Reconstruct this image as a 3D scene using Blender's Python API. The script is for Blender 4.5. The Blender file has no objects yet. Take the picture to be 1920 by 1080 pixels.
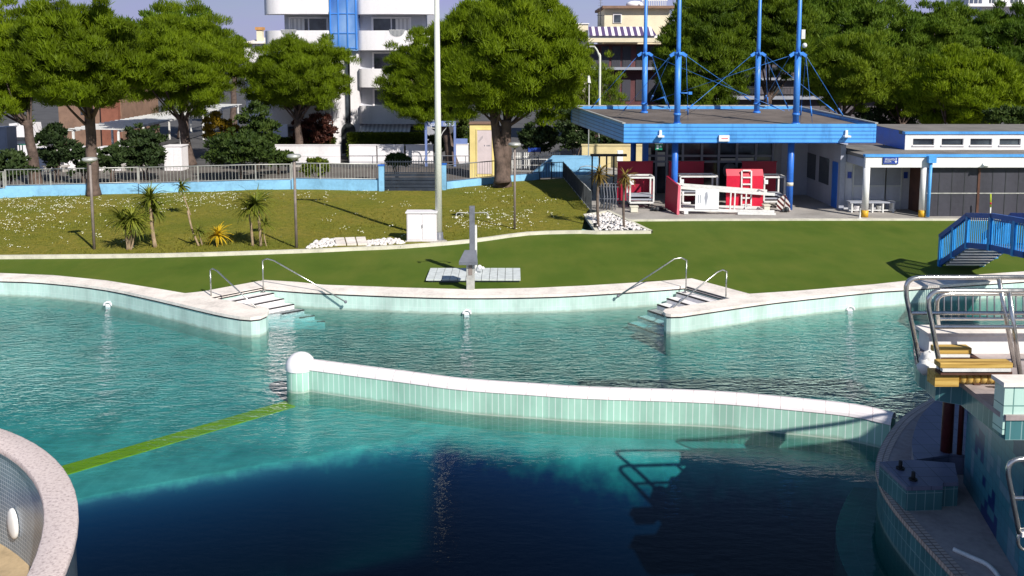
import bpy, math, random
import numpy as np
from mathutils import Vector, Matrix
from mathutils.geometry import tessellate_polygon
R = math.radians
scene = bpy.context.scene
COL = scene.collection
PI = math.pi

# ------------------------------------------------------------------ camera
CAMH, F, PITCH, PPY = 6.4, 1600.0, R(6.0), 286.0
cam_d = bpy.data.cameras.new("camera")
cam = bpy.data.objects.new("camera", cam_d)
COL.objects.link(cam)
cam.location = (0, 0, CAMH)
cam.rotation_euler = (PI/2 - PITCH, 0, 0)
cam_d.sensor_width = 36
cam_d.lens = 36*F/1920
cam_d.shift_y = -(540-PPY)/1920
cam_d.clip_start = 0.1
cam_d.clip_end = 5000
scene.camera = cam
CP, SP = math.cos(PITCH), math.sin(PITCH)

def ray(x, y):
    u = (x-960)/F; v = (PPY-y)/F
    return Vector((u, CP+v*SP, -SP+v*CP))
def G(x, y, z=0.0):
    d = ray(x, y); t = (z-CAMH)/d.z
    return Vector((d.x*t, d.y*t, z))
def Dp(x, y, Y):
    d = ray(x, y); t = Y/d.y
    return Vector((d.x*t, Y, CAMH+d.z*t))

# ------------------------------------------------------------------ mesh builder
class MB:
    def __init__(s): s.v=[]; s.f=[]; s.uv={}; s.sm=set()
    def face(s, idx, uv=None, smooth=False):
        k=len(s.f); s.f.append(tuple(idx))
        if uv: s.uv[k]=uv
        if smooth: s.sm.add(k)
    def addv(s, pts):
        b=len(s.v); s.v.extend([Vector(p) for p in pts]); return b
    def quad(s, a,b,c,d, uv=None, smooth=False):
        k=s.addv((a,b,c,d)); s.face((k,k+1,k+2,k+3), uv, smooth); return s
    def poly(s, pts):
        k=s.addv(pts); s.face(range(k,k+len(pts))); return s
    def box(s, lo, hi, rz=0, piv=None):
        x0,y0,z0=lo; x1,y1,z1=hi
        p=[Vector(q) for q in ((x0,y0,z0),(x1,y0,z0),(x1,y1,z0),(x0,y1,z0),(x0,y0,z1),(x1,y0,z1),(x1,y1,z1),(x0,y1,z1))]
        if rz:
            c=Vector(piv) if piv else Vector(((x0+x1)/2,(y0+y1)/2,0))
            m=Matrix.Rotation(rz,3,'Z'); p=[m@(q-c)+c for q in p]
        return s.hexa(p)
    def hexa(s, p):
        k=s.addv(p)
        for q in ((0,3,2,1),(4,5,6,7),(0,1,5,4),(1,2,6,5),(2,3,7,6),(3,0,4,7)): s.face([k+i for i in q])
        return s
    def cbox(s, c, sz, rz=0):
        c=Vector(c); h=Vector(sz)/2
        return s.box(c-h, c+h, rz, (c.x,c.y,0))
    def bar(s, a, b, w, h, up=(0,0,1)):
        a=Vector(a); b=Vector(b); d=(b-a).normalized(); u=Vector(up)
        if abs(d.dot(u))>.98: u=Vector((0,1,0))
        sd=d.cross(u).normalized()*w/2; u=sd.cross(d).normalized()*h/2
        return s.hexa([a-sd-u,b-sd-u,b+sd-u,a+sd-u,a-sd+u,b-sd+u,b+sd+u,a+sd+u])
    def tube(s, pts, r, n=8, cap=True, closed=False):
        pts=[Vector(p) for p in pts]; m=len(pts)
        rr=r if isinstance(r,(list,tuple)) else [r]*m
        prev=None; base=[]; L=0
        for i,p in enumerate(pts):
            if closed: t=(pts[(i+1)%m]-pts[i-1]).normalized()
            elif i==0: t=(pts[1]-p).normalized()
            elif i==m-1: t=(p-pts[i-1]).normalized()
            else: t=((pts[i+1]-p).normalized()+(p-pts[i-1]).normalized()).normalized()
            if prev is None:
                a=Vector((0,0,1)) if abs(t.z)<.9 else Vector((1,0,0))
                nx=t.cross(a).normalized()
            else:
                nx=(prev-t*prev.dot(t)).normalized()
            prev=nx; ny=t.cross(nx)
            base.append(s.addv([p+(nx*math.cos(2*PI*k/n)+ny*math.sin(2*PI*k/n))*rr[i] for k in range(n)]))
        for i in range(m if closed else m-1):
            a=base[i]; b=base[(i+1)%m]
            d=(pts[(i+1)%m]-pts[i]).length
            for k in range(n):
                k2=(k+1)%n
                u0=k/n*2*PI*rr[i]; u1=(k+1)/n*2*PI*rr[i]
                s.face((a+k,a+k2,b+k2,b+k),[(u0,L),(u1,L),(u1,L+d),(u0,L+d)],True)
            L+=d
        if cap and not closed:
            s.face([base[0]+k for k in reversed(range(n))]); s.face([base[-1]+k for k in range(n)])
        return s
    def lathe(s, prof, c, n=24, a0=0, a1=2*PI):
        c=Vector(c); full=abs(a1-a0-2*PI)<1e-6
        cols=n if full else n+1; base=[]
        for (r,z) in prof:
            base.append(s.addv([c+Vector((r*math.cos(a0+(a1-a0)*k/n), r*math.sin(a0+(a1-a0)*k/n), z)) for k in range(cols)]))
        L=0
        for i in range(len(prof)-1):
            d=math.hypot(prof[i+1][0]-prof[i][0],prof[i+1][1]-prof[i][1])
            rm=max(prof[i][0],prof[i+1][0])
            for k in range(n):
                k2=(k+1)%cols
                u0=k/n*(a1-a0)*rm; u1=(k+1)/n*(a1-a0)*rm
                s.face((base[i]+k,base[i]+k2,base[i+1]+k2,base[i+1]+k),[(u0,L),(u1,L),(u1,L+d),(u0,L+d)],True)
            L+=d
        return s
    def prism(s, poly, z0, z1):
        n=len(poly)
        P2=[Vector((p[0],p[1],0)) for p in poly]
        area=sum(P2[i].x*P2[(i+1)%n].y-P2[(i+1)%n].x*P2[i].y for i in range(n))
        if area<0: P2.reverse()
        f0=(lambda p:z0) if not callable(z0) else z0
        f1=(lambda p:z1) if not callable(z1) else z1
        b=s.addv([(p.x,p.y,f0(p)) for p in P2]); t=s.addv([(p.x,p.y,f1(p)) for p in P2])
        for tri in tessellate_polygon([P2]):
            a,bb,c=tri
            cr=(P2[bb]-P2[a]).cross(P2[c]-P2[a]).z
            if cr<0: bb,c=c,bb
            s.face((t+a,t+bb,t+c)); s.face((b+a,b+c,b+bb))
        L=0
        for i in range(n):
            j=(i+1)%n; d=(P2[j]-P2[i]).length
            h=f1(P2[i])-f0(P2[i])
            s.face((b+i,b+j,t+j,t+i),[(L,0),(L+d,0),(L+d,h),(L,h)]); L+=d
        return s
    def sheet(s, poly, z):
        P2=[Vector((p[0],p[1],0)) for p in poly]
        t=s.addv([(p.x,p.y,z(p) if callable(z) else z) for p in P2])
        for tri in tessellate_polygon([P2]):
            a,b,c=tri
            if (P2[b]-P2[a]).cross(P2[c]-P2[a]).z<0: b,c=c,b
            s.face((t+a,t+b,t+c))
        return s
    def strip(s, A, B, smooth=False, v0=0, flip=False):
        L=0
        a=s.addv(A); b=s.addv(B)
        for i in range(len(A)-1):
            d=(Vector(A[i+1])-Vector(A[i])).length; h=(Vector(B[i])-Vector(A[i])).length
            uv=[(L,v0),(L+d,v0),(L+d,v0+h),(L,v0+h)]
            q=(a+i,a+i+1,b+i+1,b+i)
            if flip: q=q[::-1]; uv=uv[::-1]
            s.face(q,uv,smooth); L+=d
        return s
    def sphere(s, c, r, n=12, m=8, sc=(1,1,1)):
        c=Vector(c)
        rows=[]
        for i in range(m+1):
            th=PI*i/m
            rows.append(s.addv([c+Vector((r*sc[0]*math.sin(th)*math.cos(2*PI*k/n), r*sc[1]*math.sin(th)*math.sin(2*PI*k/n), -r*sc[2]*math.cos(th))) for k in range(n)]))
        for i in range(m):
            for k in range(n):
                k2=(k+1)%n
                s.face((rows[i]+k,rows[i]+k2,rows[i+1]+k2,rows[i+1]+k),None,True)
        return s
    def build(s, name, mat, parent=None, bevel=0):
        off=Vector((0,0,0))
        if parent is not None:
            r=parent
            while r.parent: r=r.parent
            off=Vector(LOC.get(r.name,(0,0,0)))
        me=bpy.data.meshes.new(name)
        me.from_pydata([tuple(p-off) for p in s.v],[],s.f)
        uvl=me.uv_layers.new(name="UVMap")
        for k,pl in enumerate(me.polygons):
            if k in s.sm: pl.use_smooth=True
            uv=s.uv.get(k)
            if uv and len(uv)==pl.loop_total:
                for li,q in zip(pl.loop_indices,uv): uvl.data[li].uv=q
            else:
                nn=pl.normal
                ax=max(range(3),key=lambda i:abs(nn[i]))
                for li,vi in zip(pl.loop_indices,pl.vertices):
                    p=s.v[vi]
                    uvl.data[li].uv=((p.y,p.z) if ax==0 else (p.x,p.z) if ax==1 else (p.x,p.y))
        me.materials.append(M[mat] if isinstance(mat,str) else mat)
        o=bpy.data.objects.new(name,me); COL.objects.link(o)
        if parent is not None: o.parent=parent
        if bevel:
            b=o.modifiers.new("b","BEVEL"); b.width=bevel; b.segments=2; b.limit_method='ANGLE'
        return o

LOC={}
def tag(o,label=None,cat=None,group=None,kind=None):
    if label: o["label"]=label
    if cat:
        o["category"]=cat
        if not kind: o["kind"]='thing'
    if group: o["group"]=group
    if kind: o["kind"]=kind
    return o
def thing(name,label,cat,loc,group=None):
    o=bpy.data.objects.new(name,None); COL.objects.link(o)
    o.location=loc; o.empty_display_size=.3
    LOC[o.name]=Vector(loc)
    return tag(o,label,cat,group)
def solo(name,mb,mat,label,cat,group=None,kind=None,bevel=0):
    xs=[p.x for p in mb.v]; ys=[p.y for p in mb.v]; zs=[p.z for p in mb.v]
    c=Vector(((min(xs)+max(xs))/2,(min(ys)+max(ys))/2,min(zs)))
    mb.v=[p-c for p in mb.v]
    # keep texture coordinates in place
    o=mb.build(name,mat,None,bevel); o.location=c
    return tag(o,label,cat,group,kind)
def struct(name,mb,mat):
    o=mb.build(name,mat); o["kind"]="structure"; return o
def copy_tree(o,parent=None):
    c=o.copy(); COL.objects.link(c)
    if parent is not None: c.parent=parent
    for ch in [x for x in bpy.data.objects if x.parent==o]: copy_tree(ch,c)
    return c
def offset_path(pts,d):
    out=[]
    for i,p in enumerate(pts):
        p=Vector((p[0],p[1]))
        n=[]
        if i>0: e=(p-Vector(pts[i-1][:2])).normalized(); n.append(Vector((-e.y,e.x)))
        if i<len(pts)-1: e=(Vector(pts[i+1][:2])-p).normalized(); n.append(Vector((-e.y,e.x)))
        m=sum(n,Vector((0,0))).normalized()
        k=1/max(.4,m.dot(n[0]))
        q=p+m*d*k
        out.append(Vector((q.x,q.y,0)))
    return out
def smooth_path(pts,n=6):
    P=[Vector(p) for p in pts]; out=[]
    for i in range(len(P)-1):
        p0=P[max(i-1,0)];p1=P[i];p2=P[i+1];p3=P[min(i+2,len(P)-1)]
        for k in range(n):
            t=k/n
            out.append(.5*((2*p1)+(p2-p0)*t+(2*p0-5*p1+4*p2-p3)*t*t+(3*p1-p0-3*p2+p3)*t*t*t))
    out.append(P[-1]); return out
def Z(p,z): return Vector((p[0],p[1],z))

# ------------------------------------------------------------------ materials
M={}
def srgb(r,g,b):
    f=lambda c: (c/255/12.92) if c/255<=.04045 else ((c/255+.055)/1.055)**2.4
    return (f(r),f(g),f(b))
class NT:
    def __init__(s,name):
        s.m=bpy.data.materials.new(name); s.m.use_nodes=True; s.t=s.m.node_tree; s.t.nodes.clear()
        s.out=s.t.nodes.new('ShaderNodeOutputMaterial'); M[name]=s.m
    def n(s,typ,props=None,**ins):
        nd=s.t.nodes.new(typ)
        for k,v in (props or {}).items(): setattr(nd,k,v)
        for k,v in ins.items():
            key=int(k[1:]) if k[0]=='_' and k[1:].isdigit() else k.replace('_',' ')
            sk=nd.inputs[key]
            if isinstance(v,bpy.types.NodeSocket): s.t.links.new(v,sk)
            else:
                if sk.type=='RGBA' and len(v)==3: v=(*v,1)
                sk.default_value=v
        return nd
    def link(s,a,b): s.t.links.new(a,b)
    def coord(s,kind='Object'):
        return s.n('ShaderNodeTexCoord').outputs[kind]
    def geo(s): return s.n('ShaderNodeNewGeometry').outputs['Position']
    def noise(s,vec,scale,detail=4,rough=.55):
        return s.n('ShaderNodeTexNoise',None,Vector=vec,Scale=scale,Detail=detail,Roughness=rough).outputs[0]
    def ramp(s,fac,stops):
        r=s.n('ShaderNodeValToRGB',None,Fac=fac)
        e=r.color_ramp.elements
        while len(e)<len(stops): e.new(.5)
        for q,(p,c) in zip(e,stops): q.position=p; q.color=(*c,1) if len(c)==3 else c
        return r.outputs[0]
    def mixc(s,fac,a,b,mode='MIX'):
        nd=s.t.nodes.new('ShaderNodeMix'); nd.data_type='RGBA'; nd.blend_type=mode
        for sk,v in ((nd.inputs[0],fac),(nd.inputs[6],a),(nd.inputs[7],b)):
            if isinstance(v,bpy.types.NodeSocket): s.t.links.new(v,sk)
            elif sk.type=='RGBA': sk.default_value=(*v,1) if len(v)==3 else v
            else: sk.default_value=v
        return nd.outputs[2]
    def math(s,op,a,b=0,clamp=False):
        nd=s.n('ShaderNodeMath',{'operation':op,'use_clamp':clamp},_0=a,_1=b); return nd.outputs[0]
    def bsdf(s,col,rough=.6,spec=.4,metal=0,bump=None,bstr=.2,bdist=.02,**kw):
        nd=s.n('ShaderNodeBsdfPrincipled',None,Base_Color=col,Roughness=rough,Metallic=metal)
        nd.inputs['Specular IOR Level'].default_value=spec
        if bump is not None:
            b=s.n('ShaderNodeBump',None,Height=bump,Strength=bstr,Distance=bdist); s.link(b.outputs[0],nd.inputs['Normal'])
        s.link(nd.outputs[0],s.out.inputs[0]); return nd

def plain(name,c,rough=.55,var=.18,scale=3,metal=0,spec=.4,bstr=.08,streak=False):
    """a surface with weathering: two scales of noise move the colour and the gloss"""
    t=NT(name); g=t.geo()
    if streak:
        g2=t.n('ShaderNodeMapping',None,Vector=g,Scale=(1,1,.12)).outputs[0]
    else: g2=g
    n1=t.noise(g2,scale,5); n2=t.noise(g,scale*9,3)
    f=t.math('ADD',t.math('MULTIPLY',n1,.7),t.math('MULTIPLY',n2,.3))
    dark=tuple(max(0,x*(1-var*1.6)) for x in c); lite=tuple(min(.95,x*(1+var)) for x in c)
    col=t.ramp(f,[(.3,dark),(.52,c),(.72,lite)])
    rg=t.n('ShaderNodeMapRange',None,Value=n1).outputs[0]
    r=t.math('ADD',t.math('MULTIPLY',rg,.2),rough-.1)
    t.bsdf(col,r,spec,metal,n2,bstr,.01)
    return t
def tiles(name,c1,c2,grout,w,h,mort=.012,rough=.25,offset=0.0,dirt=.25,scum=False):
    t=NT(name); uv=t.coord('UV')
    b=t.n('ShaderNodeTexBrick',{'offset':offset,'squash':1.0},Vector=uv,Color1=c1,Color2=c2,Mortar=grout,Scale=1.0)
    b.inputs['Mortar Size'].default_value=mort; b.inputs['Mortar Smooth'].default_value=.2
    b.inputs['Brick Width'].default_value=w; b.inputs['Row Height'].default_value=h; b.inputs['Bias'].default_value=0
    g=t.geo()
    n=t.noise(t.n('ShaderNodeMapping',None,Vector=g,Scale=(1,1,.35)).outputs[0],1.6,6)
    f=t.ramp(n,[(.35,(1-dirt,)*3),(.6,(1,1,1))])
    col=t.mixc(1.0,b.outputs[0],f,'MULTIPLY')
    if scum:
        z=t.n('ShaderNodeSeparateXYZ',None,Vector=g).outputs[2]
        hi=t.math('ADD',-.475,t.math('MULTIPLY',t.math('SUBTRACT',t.noise(g,5,3),.5),.10))
        mr=t.n('ShaderNodeMapRange',None,Value=t.math('SUBTRACT',z,hi)); 
        for k,v in zip(('From Min','From Max','To Min','To Max'),(-.02,.035,.55,0)): mr.inputs[k].default_value=v
        col=t.mixc(mr.outputs[0],col,(.22,.27,.20))
    t.bsdf(col,rough,.5,0,b.outputs[1],-.25,.006)
    return t
def foliage(name,dark,mid,lite,scale=.7,trans=.35):
    t=NT(name); g=t.geo()
    oi=t.n('ShaderNodeObjectInfo')
    n=t.noise(g,scale,4); n2=t.noise(g,scale*7,2)
    f=t.math('ADD',t.math('MULTIPLY',n,.6),t.math('MULTIPLY',n2,.4))
    f=t.math('ADD',f,t.math('MULTIPLY',t.math('SUBTRACT',oi.outputs['Random'],.5),.12))
    col=t.ramp(f,[(.36,dark),(.5,mid),(.66,lite)])
    d=t.n('ShaderNodeBsdfPrincipled',None,Base_Color=col,Roughness=.6); d.inputs['Specular IOR Level'].default_value=.25
    tr=t.n('ShaderNodeBsdfTranslucent',None,Color=col)
    mx=t.n('ShaderNodeMixShader',None,Fac=trans); t.link(d.outputs[0],mx.inputs[1]); t.link(tr.outputs[0],mx.inputs[2])
    t.link(mx.outputs[0],t.out.inputs[0]); return t

plain('white_paint',(.80,.79,.78),.5,.10,1.5,streak=True)
plain('white_plaster',(.86,.83,.85),.7,.10,.8,streak=True)
plain('white_metal',(.74,.74,.72),.35,.12,6)
plain('pole_paint',(.66,.68,.60),.4,.14,2,streak=True)
plain('cabinet_paint',(.84,.80,.82),.5,.06,3)
plain('sky_blue_paint',(.085,.36,.80),.42,.22,1.2,streak=True)
plain('mast_blue',(.06,.26,.76),.38,.24,2.5,streak=True)
plain('column_blue',(.03,.16,.62),.4,.15,2)
plain('wall_blue',(.25,.53,.79),.6,.2,.9)
plain('bridge_blue',(.012,.10,.42),.35,.2,3)
plain('bridge_post_blue',(.03,.30,.72),.35,.15,3)
plain('steel',(.52,.52,.50),.28,.15,6,metal=.85)
plain('rail_chrome',(.68,.66,.62),.2,.12,8,metal=.9)
plain('galvanised',(.50,.50,.47),.45,.18,5,metal=.35)
plain('lamp_metal',(.24,.20,.18),.5,.2,4)
plain('grey_metal',(.16,.17,.20),.45,.2,4)
plain('dark_metal',(.04,.045,.05),.5,.25,4)
plain('gate_dark',(.03,.04,.06),.5,.3,3)
plain('shutter_dark',(.050,.050,.066),.6,.25,.9,streak=True)
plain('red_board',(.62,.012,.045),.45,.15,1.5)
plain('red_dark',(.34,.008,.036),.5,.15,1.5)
plain('soffit',(.34,.36,.42),.7,.1,1)
plain('roof_membrane',(.155,.128,.112),.85,.28,.9)
plain('roof_grey',(.20,.185,.17),.85,.25,.9)
plain('grey_wall',(.52,.53,.58),.7,.1,1.2,streak=True)
plain('side_wall',(.40,.42,.50),.7,.12,1.2,streak=True)
plain('door_frame',(.55,.56,.55),.6,.1,2)
plain('brown_wood',(.10,.045,.03),.6,.3,3)
plain('yellow_paint',(.75,.42,.03),.5,.2,3)
plain('cabin_yellow',(.80,.65,.26),.6,.1,1.5)
plain('cabin_panel',(.66,.56,.56),.6,.08,2)
plain('sand_wall',(.66,.55,.30),.8,.12,1.5)
plain('cream_plaster',(.76,.68,.50),.8,.08,1)
plain('maroon_wall',(.13,.05,.055),.8,.25,1)
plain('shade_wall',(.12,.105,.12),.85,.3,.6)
plain('brick_red',(.26,.10,.065),.85,.22,1.4)
plain('terracotta',(.25,.155,.11),.85,.2,1.4)
plain('coping_stone',(.85,.77,.70),.75,.2,1.6)
plain('kerb_stone',(.66,.63,.52),.8,.18,2.5)
plain('concrete',(.46,.43,.40),.85,.2,1.1)
plain('terrace_paving',(.36,.335,.31),.85,.22,.8)
plain('asphalt',(.085,.083,.085),.9,.25,.6)
plain('street_paving',(.13,.115,.105),.9,.25,.5)
plain('step_white',(.84,.80,.80),.6,.08,2.5)
plain('nosing_dark',(.025,.02,.025),.6,.2,4)
plain('deck_board',(.62,.66,.66),.6,.14,6)
plain('bark',(.125,.088,.072),.9,.45,3.5,bstr=.7)
plain('palm_trunk',(.34,.25,.16),.9,.3,8,bstr=.5)
plain('old_leaf',(.22,.15,.05),.8,.3,5)
plain('stone_white',(.74,.70,.68),.85,.22,6)
plain('cloth_white',(.78,.77,.74),.8,.15,7)
plain('sign_blue',(.02,.06,.34),.4,.1,3)
plain('sign_white',(.82,.84,.86),.4,.05,3)
plain('sign_green',(.01,.22,.12),.4,.1,3)
plain('arch_blue',(.18,.25,.52),.5,.12,2)
plain('awning_purple',(.10,.07,.22),.8,.1,3)
plain('green_rail',(.02,.22,.15),.5,.15,4)
plain('pink_post',(.82,.16,.22),.5,.15,2)
plain('rust_red',(.075,.014,.014),.5,.3,5)
plain('black_rubber',(.015,.015,.016),.7,.2,6)
plain('island_deck',(.40,.34,.33),.75,.25,1.3)
plain('deck_tan',(.46,.34,.20),.75,.25,1.6)
plain('chimney_orange',(.55,.28,.10),.8,.15,4)
plain('sign_yellowgreen',(.45,.55,.03),.5,.1,3)

# timber: lengthwise grain
t=NT('timber'); g=t.n('ShaderNodeMapping',None,Vector=t.geo(),Scale=(.6,9,9)).outputs[0]
nn=t.noise(g,2.2,6); t.bsdf(t.ramp(nn,[(.3,(.30,.17,.035)),(.5,(.56,.36,.09)),(.7,(.70,.50,.17))]),.6,.3,0,nn,.25,.01)
# stone wrap of ring wall (exposed aggregate)
t=NT('aggregate'); g=t.geo(); v=t.n('ShaderNodeTexVoronoi',None,Vector=g,Scale=46.0)
n=t.noise(g,22,3,.7); n3=t.noise(g,2.5,4)
c=t.ramp(n,[(.33,(.36,.29,.29)),(.45,(.62,.52,.51)),(.6,(.72,.62,.60))])
c=t.mixc(t.math('MULTIPLY',n3,.35),c,(.55,.45,.40)); t.bsdf(c,.85,.3,0,v.outputs[0],.35,.01)
# tile families
tiles('tile_pool',srgb(202,230,221),srgb(196,226,216),srgb(216,236,229),.125,.25,.006,.22,0,.26,True)
tiles('tile_partition',srgb(172,214,196),srgb(165,209,191),srgb(224,240,233),.125,.5,.008,.22,0,.24,True)
tiles('tile_cap',(.90,.85,.85),(.88,.83,.84),(.55,.44,.44),.40,.26,.006,.4,0,.08)
tiles('tile_island',srgb(70,118,122),srgb(78,128,132),srgb(140,170,170),.13,.26,.006,.3,0,.25,True)
tiles('tile_light',srgb(196,226,214),srgb(186,222,210),srgb(110,150,144),.30,.28,.008,.25,0,.15)
tiles('tile_step',srgb(118,122,146),srgb(108,112,138),srgb(80,84,104),.28,.28,.006,.5,0,.2)
tiles('tile_basin',srgb(120,134,148),srgb(108,124,140),srgb(186,196,204),.07,.07,.006,.3,0,.2)
tiles('tile_curb',srgb(206,188,176),srgb(196,174,162),srgb(140,120,112),.07,.09,.010,.5,0,.2)
tiles('tile_ringside',srgb(96,112,124),srgb(120,134,140),srgb(60,72,84),.05,.05,.006,.3,0,.3)
tiles('floor_shallow',srgb(160,208,200),srgb(154,203,196),srgb(170,214,206),.25,.25,.006,.5,0,.3)
t_=M['floor_shallow'].node_tree; bs=[n for n in t_.nodes if n.type=='BSDF_PRINCIPLED'][0]; lk=bs.inputs['Base Color'].links[0].from_socket
nz_=t_.nodes.new('ShaderNodeTexNoise'); nz_.inputs['Scale'].default_value=.55; nz_.inputs['Detail'].default_value=6; nz_.inputs['Roughness'].default_value=.62
gp_=t_.nodes.new('ShaderNodeNewGeometry'); t_.links.new(gp_.outputs['Position'],nz_.inputs['Vector'])
rp_=t_.nodes.new('ShaderNodeValToRGB'); rp_.color_ramp.elements[0].position=.36; rp_.color_ramp.elements[1].position=.62
rp_.color_ramp.elements[0].color=(.55,.72,.76,1); rp_.color_ramp.elements[1].color=(1,1,1,1); t_.links.new(nz_.outputs[0],rp_.inputs[0])
mx_=t_.nodes.new('ShaderNodeMix'); mx_.data_type='RGBA'; mx_.blend_type='MULTIPLY'; mx_.inputs[0].default_value=1
t_.links.new(lk,mx_.inputs[6]); t_.links.new(rp_.outputs[0],mx_.inputs[7]); 
# dark of deep, shaded water painted into the floor colour, soft along the rim
at_=t_.nodes.new('ShaderNodeAttribute'); at_.attribute_name='basin_shade'
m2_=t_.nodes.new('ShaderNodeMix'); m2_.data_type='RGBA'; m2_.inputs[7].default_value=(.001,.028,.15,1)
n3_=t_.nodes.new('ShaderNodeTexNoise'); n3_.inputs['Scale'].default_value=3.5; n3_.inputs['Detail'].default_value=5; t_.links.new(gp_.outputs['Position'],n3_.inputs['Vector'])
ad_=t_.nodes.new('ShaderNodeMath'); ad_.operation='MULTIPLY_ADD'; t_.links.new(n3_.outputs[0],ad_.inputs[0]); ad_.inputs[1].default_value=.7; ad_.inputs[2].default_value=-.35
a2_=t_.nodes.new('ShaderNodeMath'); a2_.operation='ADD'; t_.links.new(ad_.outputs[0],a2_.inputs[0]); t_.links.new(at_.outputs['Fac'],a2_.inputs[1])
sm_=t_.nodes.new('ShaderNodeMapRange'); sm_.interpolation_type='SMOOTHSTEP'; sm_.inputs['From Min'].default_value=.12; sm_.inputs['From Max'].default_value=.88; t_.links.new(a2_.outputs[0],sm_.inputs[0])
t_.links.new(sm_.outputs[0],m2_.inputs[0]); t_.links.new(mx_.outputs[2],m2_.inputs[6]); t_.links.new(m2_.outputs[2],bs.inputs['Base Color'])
# tower wall: teal tiles with a mosaic of darker squares
t=NT('tile_mosaic'); uv=t.coord('UV')
q=t.n('ShaderNodeVectorMath',{'operation':'SNAP'},_0=uv,_1=(.14,.14,.14)).outputs[0]
wn=t.n('ShaderNodeTexWhiteNoise',{'noise_dimensions':'3D'},Vector=q).outputs[0]
ln=t.noise(q,.9,2)
sel=t.math('GREATER_THAN',t.math('ADD',ln,t.math('MULTIPLY',wn,.10)),.60)
sel2=t.math('LESS_THAN',t.math('ADD',ln,t.math('MULTIPLY',wn,.10)),.46)
b=t.n('ShaderNodeTexBrick',{'offset':0},Vector=uv,Color1=(1,1,1),Color2=(.9,.9,.9),Mortar=(.6,.6,.6),Scale=1.0)
b.inputs['Brick Width'].default_value=.14; b.inputs['Row Height'].default_value=.14; b.inputs['Mortar Size'].default_value=.005
c=t.mixc(sel,srgb(60,124,142),srgb(22,52,108)); c=t.mixc(sel2,c,srgb(104,140,158))
c=t.mixc(1.0,c,b.outputs[0],'MULTIPLY'); t.bsdf(c,.3,.5,0,b.outputs[1],-.2,.005)
# corrugated fascia
def grooved(name,c,cd,pitch,width):
    t=NT(name); uv=t.coord('UV'); s=t.n('ShaderNodeSeparateXYZ',None,Vector=uv)
    fr=t.math('FRACT',t.math('DIVIDE',s.outputs[1],pitch))
    gsel=t.math('LESS_THAN',fr,width)
    n=t.noise(t.n('ShaderNodeMapping',None,Vector=t.geo(),Scale=(1,1,.25)).outputs[0],2.2,6,.65)
    cc=t.ramp(n,[(.34,tuple(x*.70 for x in c)),(.5,c),(.68,tuple(min(.95,x*1.08) for x in c))])
    t.bsdf(t.mixc(gsel,cc,cd),.4,.4,0,fr,.25,.03); return t
grooved('fascia_blue',(.10,.39,.86),(.008,.08,.36),.166,.18)
# glass
t=NT('window_glass'); n=t.noise(t.geo(),.7,3)
t.bsdf(t.ramp(n,[(.35,(.015,.018,.025)),(.6,(.06,.075,.09)),(.75,(.16,.19,.20))]),.08,.7)
t=NT('blue_glass'); n=t.noise(t.n('ShaderNodeMapping',None,Vector=t.geo(),Scale=(1,1,.5)).outputs[0],.5,3)
t.bsdf(t.ramp(n,[(.3,(.035,.13,.42)),(.55,(.12,.27,.60)),(.75,(.26,.42,.70))]),.1,.7)
t=NT('pale_glass'); t.bsdf((.80,.80,.72),.12,.5)
# turf
t=NT('turf'); g=t.geo(); n=t.noise(g,.35,4); n2=t.noise(g,14,4,.7)
c=t.ramp(n,[(.3,srgb(70,95,24)),(.5,srgb(85,106,33)),(.7,srgb(97,111,41))])
c=t.mixc(t.math('MULTIPLY',n2,.5),c,srgb(76,92,28)); c=t.mixc(t.ramp(t.noise(t.n('ShaderNodeMapping',None,Vector=g,Scale=(1,.35,1)).outputs[0],.9,5,.65),[(.45,(0,0,0)),(.72,(.4,.4,.4))]),c,srgb(112,116,48)); t.bsdf(c,.9,.15,0,t.noise(g,60,3),.5,.02)
t=NT('lawn'); g=t.geo(); n=t.noise(g,.28,5,.6); n2=t.noise(g,4.5,5,.7); n3=t.noise(g,26,3,.7)
c=t.ramp(n,[(.32,srgb(92,104,20)),(.47,srgb(120,118,34)),(.6,srgb(136,124,48)),(.74,srgb(108,112,26))])
c=t.mixc(t.ramp(n2,[(.38,(0,0,0)),(.62,(.75,.75,.75))]),c,srgb(76,92,18))
c=t.mixc(t.ramp(n3,[(.4,(0,0,0)),(.7,(.55,.55,.55))]),c,srgb(168,156,84))
t.bsdf(c,.95,.1,0,n3,.9,.05)
foliage('pine_leaf',(.090,.135,.003),(.17,.25,.005),(.25,.335,.008),.8,.46)
foliage('pine_leaf_far',(.070,.122,.005),(.14,.21,.008),(.22,.29,.012),.5,.45)
foliage('pine_leaf_back',(.055,.112,.008),(.105,.185,.012),(.17,.25,.018),.5,.42)
foliage('shrub_leaf',(.022,.045,.008),(.050,.085,.013),(.095,.135,.022),1.4,.25)
foliage('shrub_dark',(.016,.032,.010),(.034,.060,.016),(.065,.10,.028),1.4,.2)
foliage('hedge_leaf',(.05,.085,.006),(.10,.14,.01),(.16,.20,.02),1.6,.25)
foliage('plum_leaf',(.03,.010,.010),(.07,.022,.016),(.13,.045,.025),1.4,.25)
foliage('yellow_leaf',(.16,.10,.006),(.30,.20,.01),(.46,.32,.02),1.4,.3)
foliage('palm_leaf',(.06,.085,.010),(.15,.18,.018),(.30,.31,.04),3,.25)
foliage('agave_leaf',(.36,.23,.008),(.58,.38,.012),(.72,.52,.03),3,.25)
foliage('dry_palm_leaf',(.10,.065,.012),(.20,.14,.03),(.30,.22,.05),3,.25)
plain('twig',(.16,.12,.10),.9,.3,5)
plain('daisy_white',(.80,.79,.62),.7,.12,8)
# green float line
plain('lane_green',(.80,.52,.004),.6,.05,1)
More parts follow.
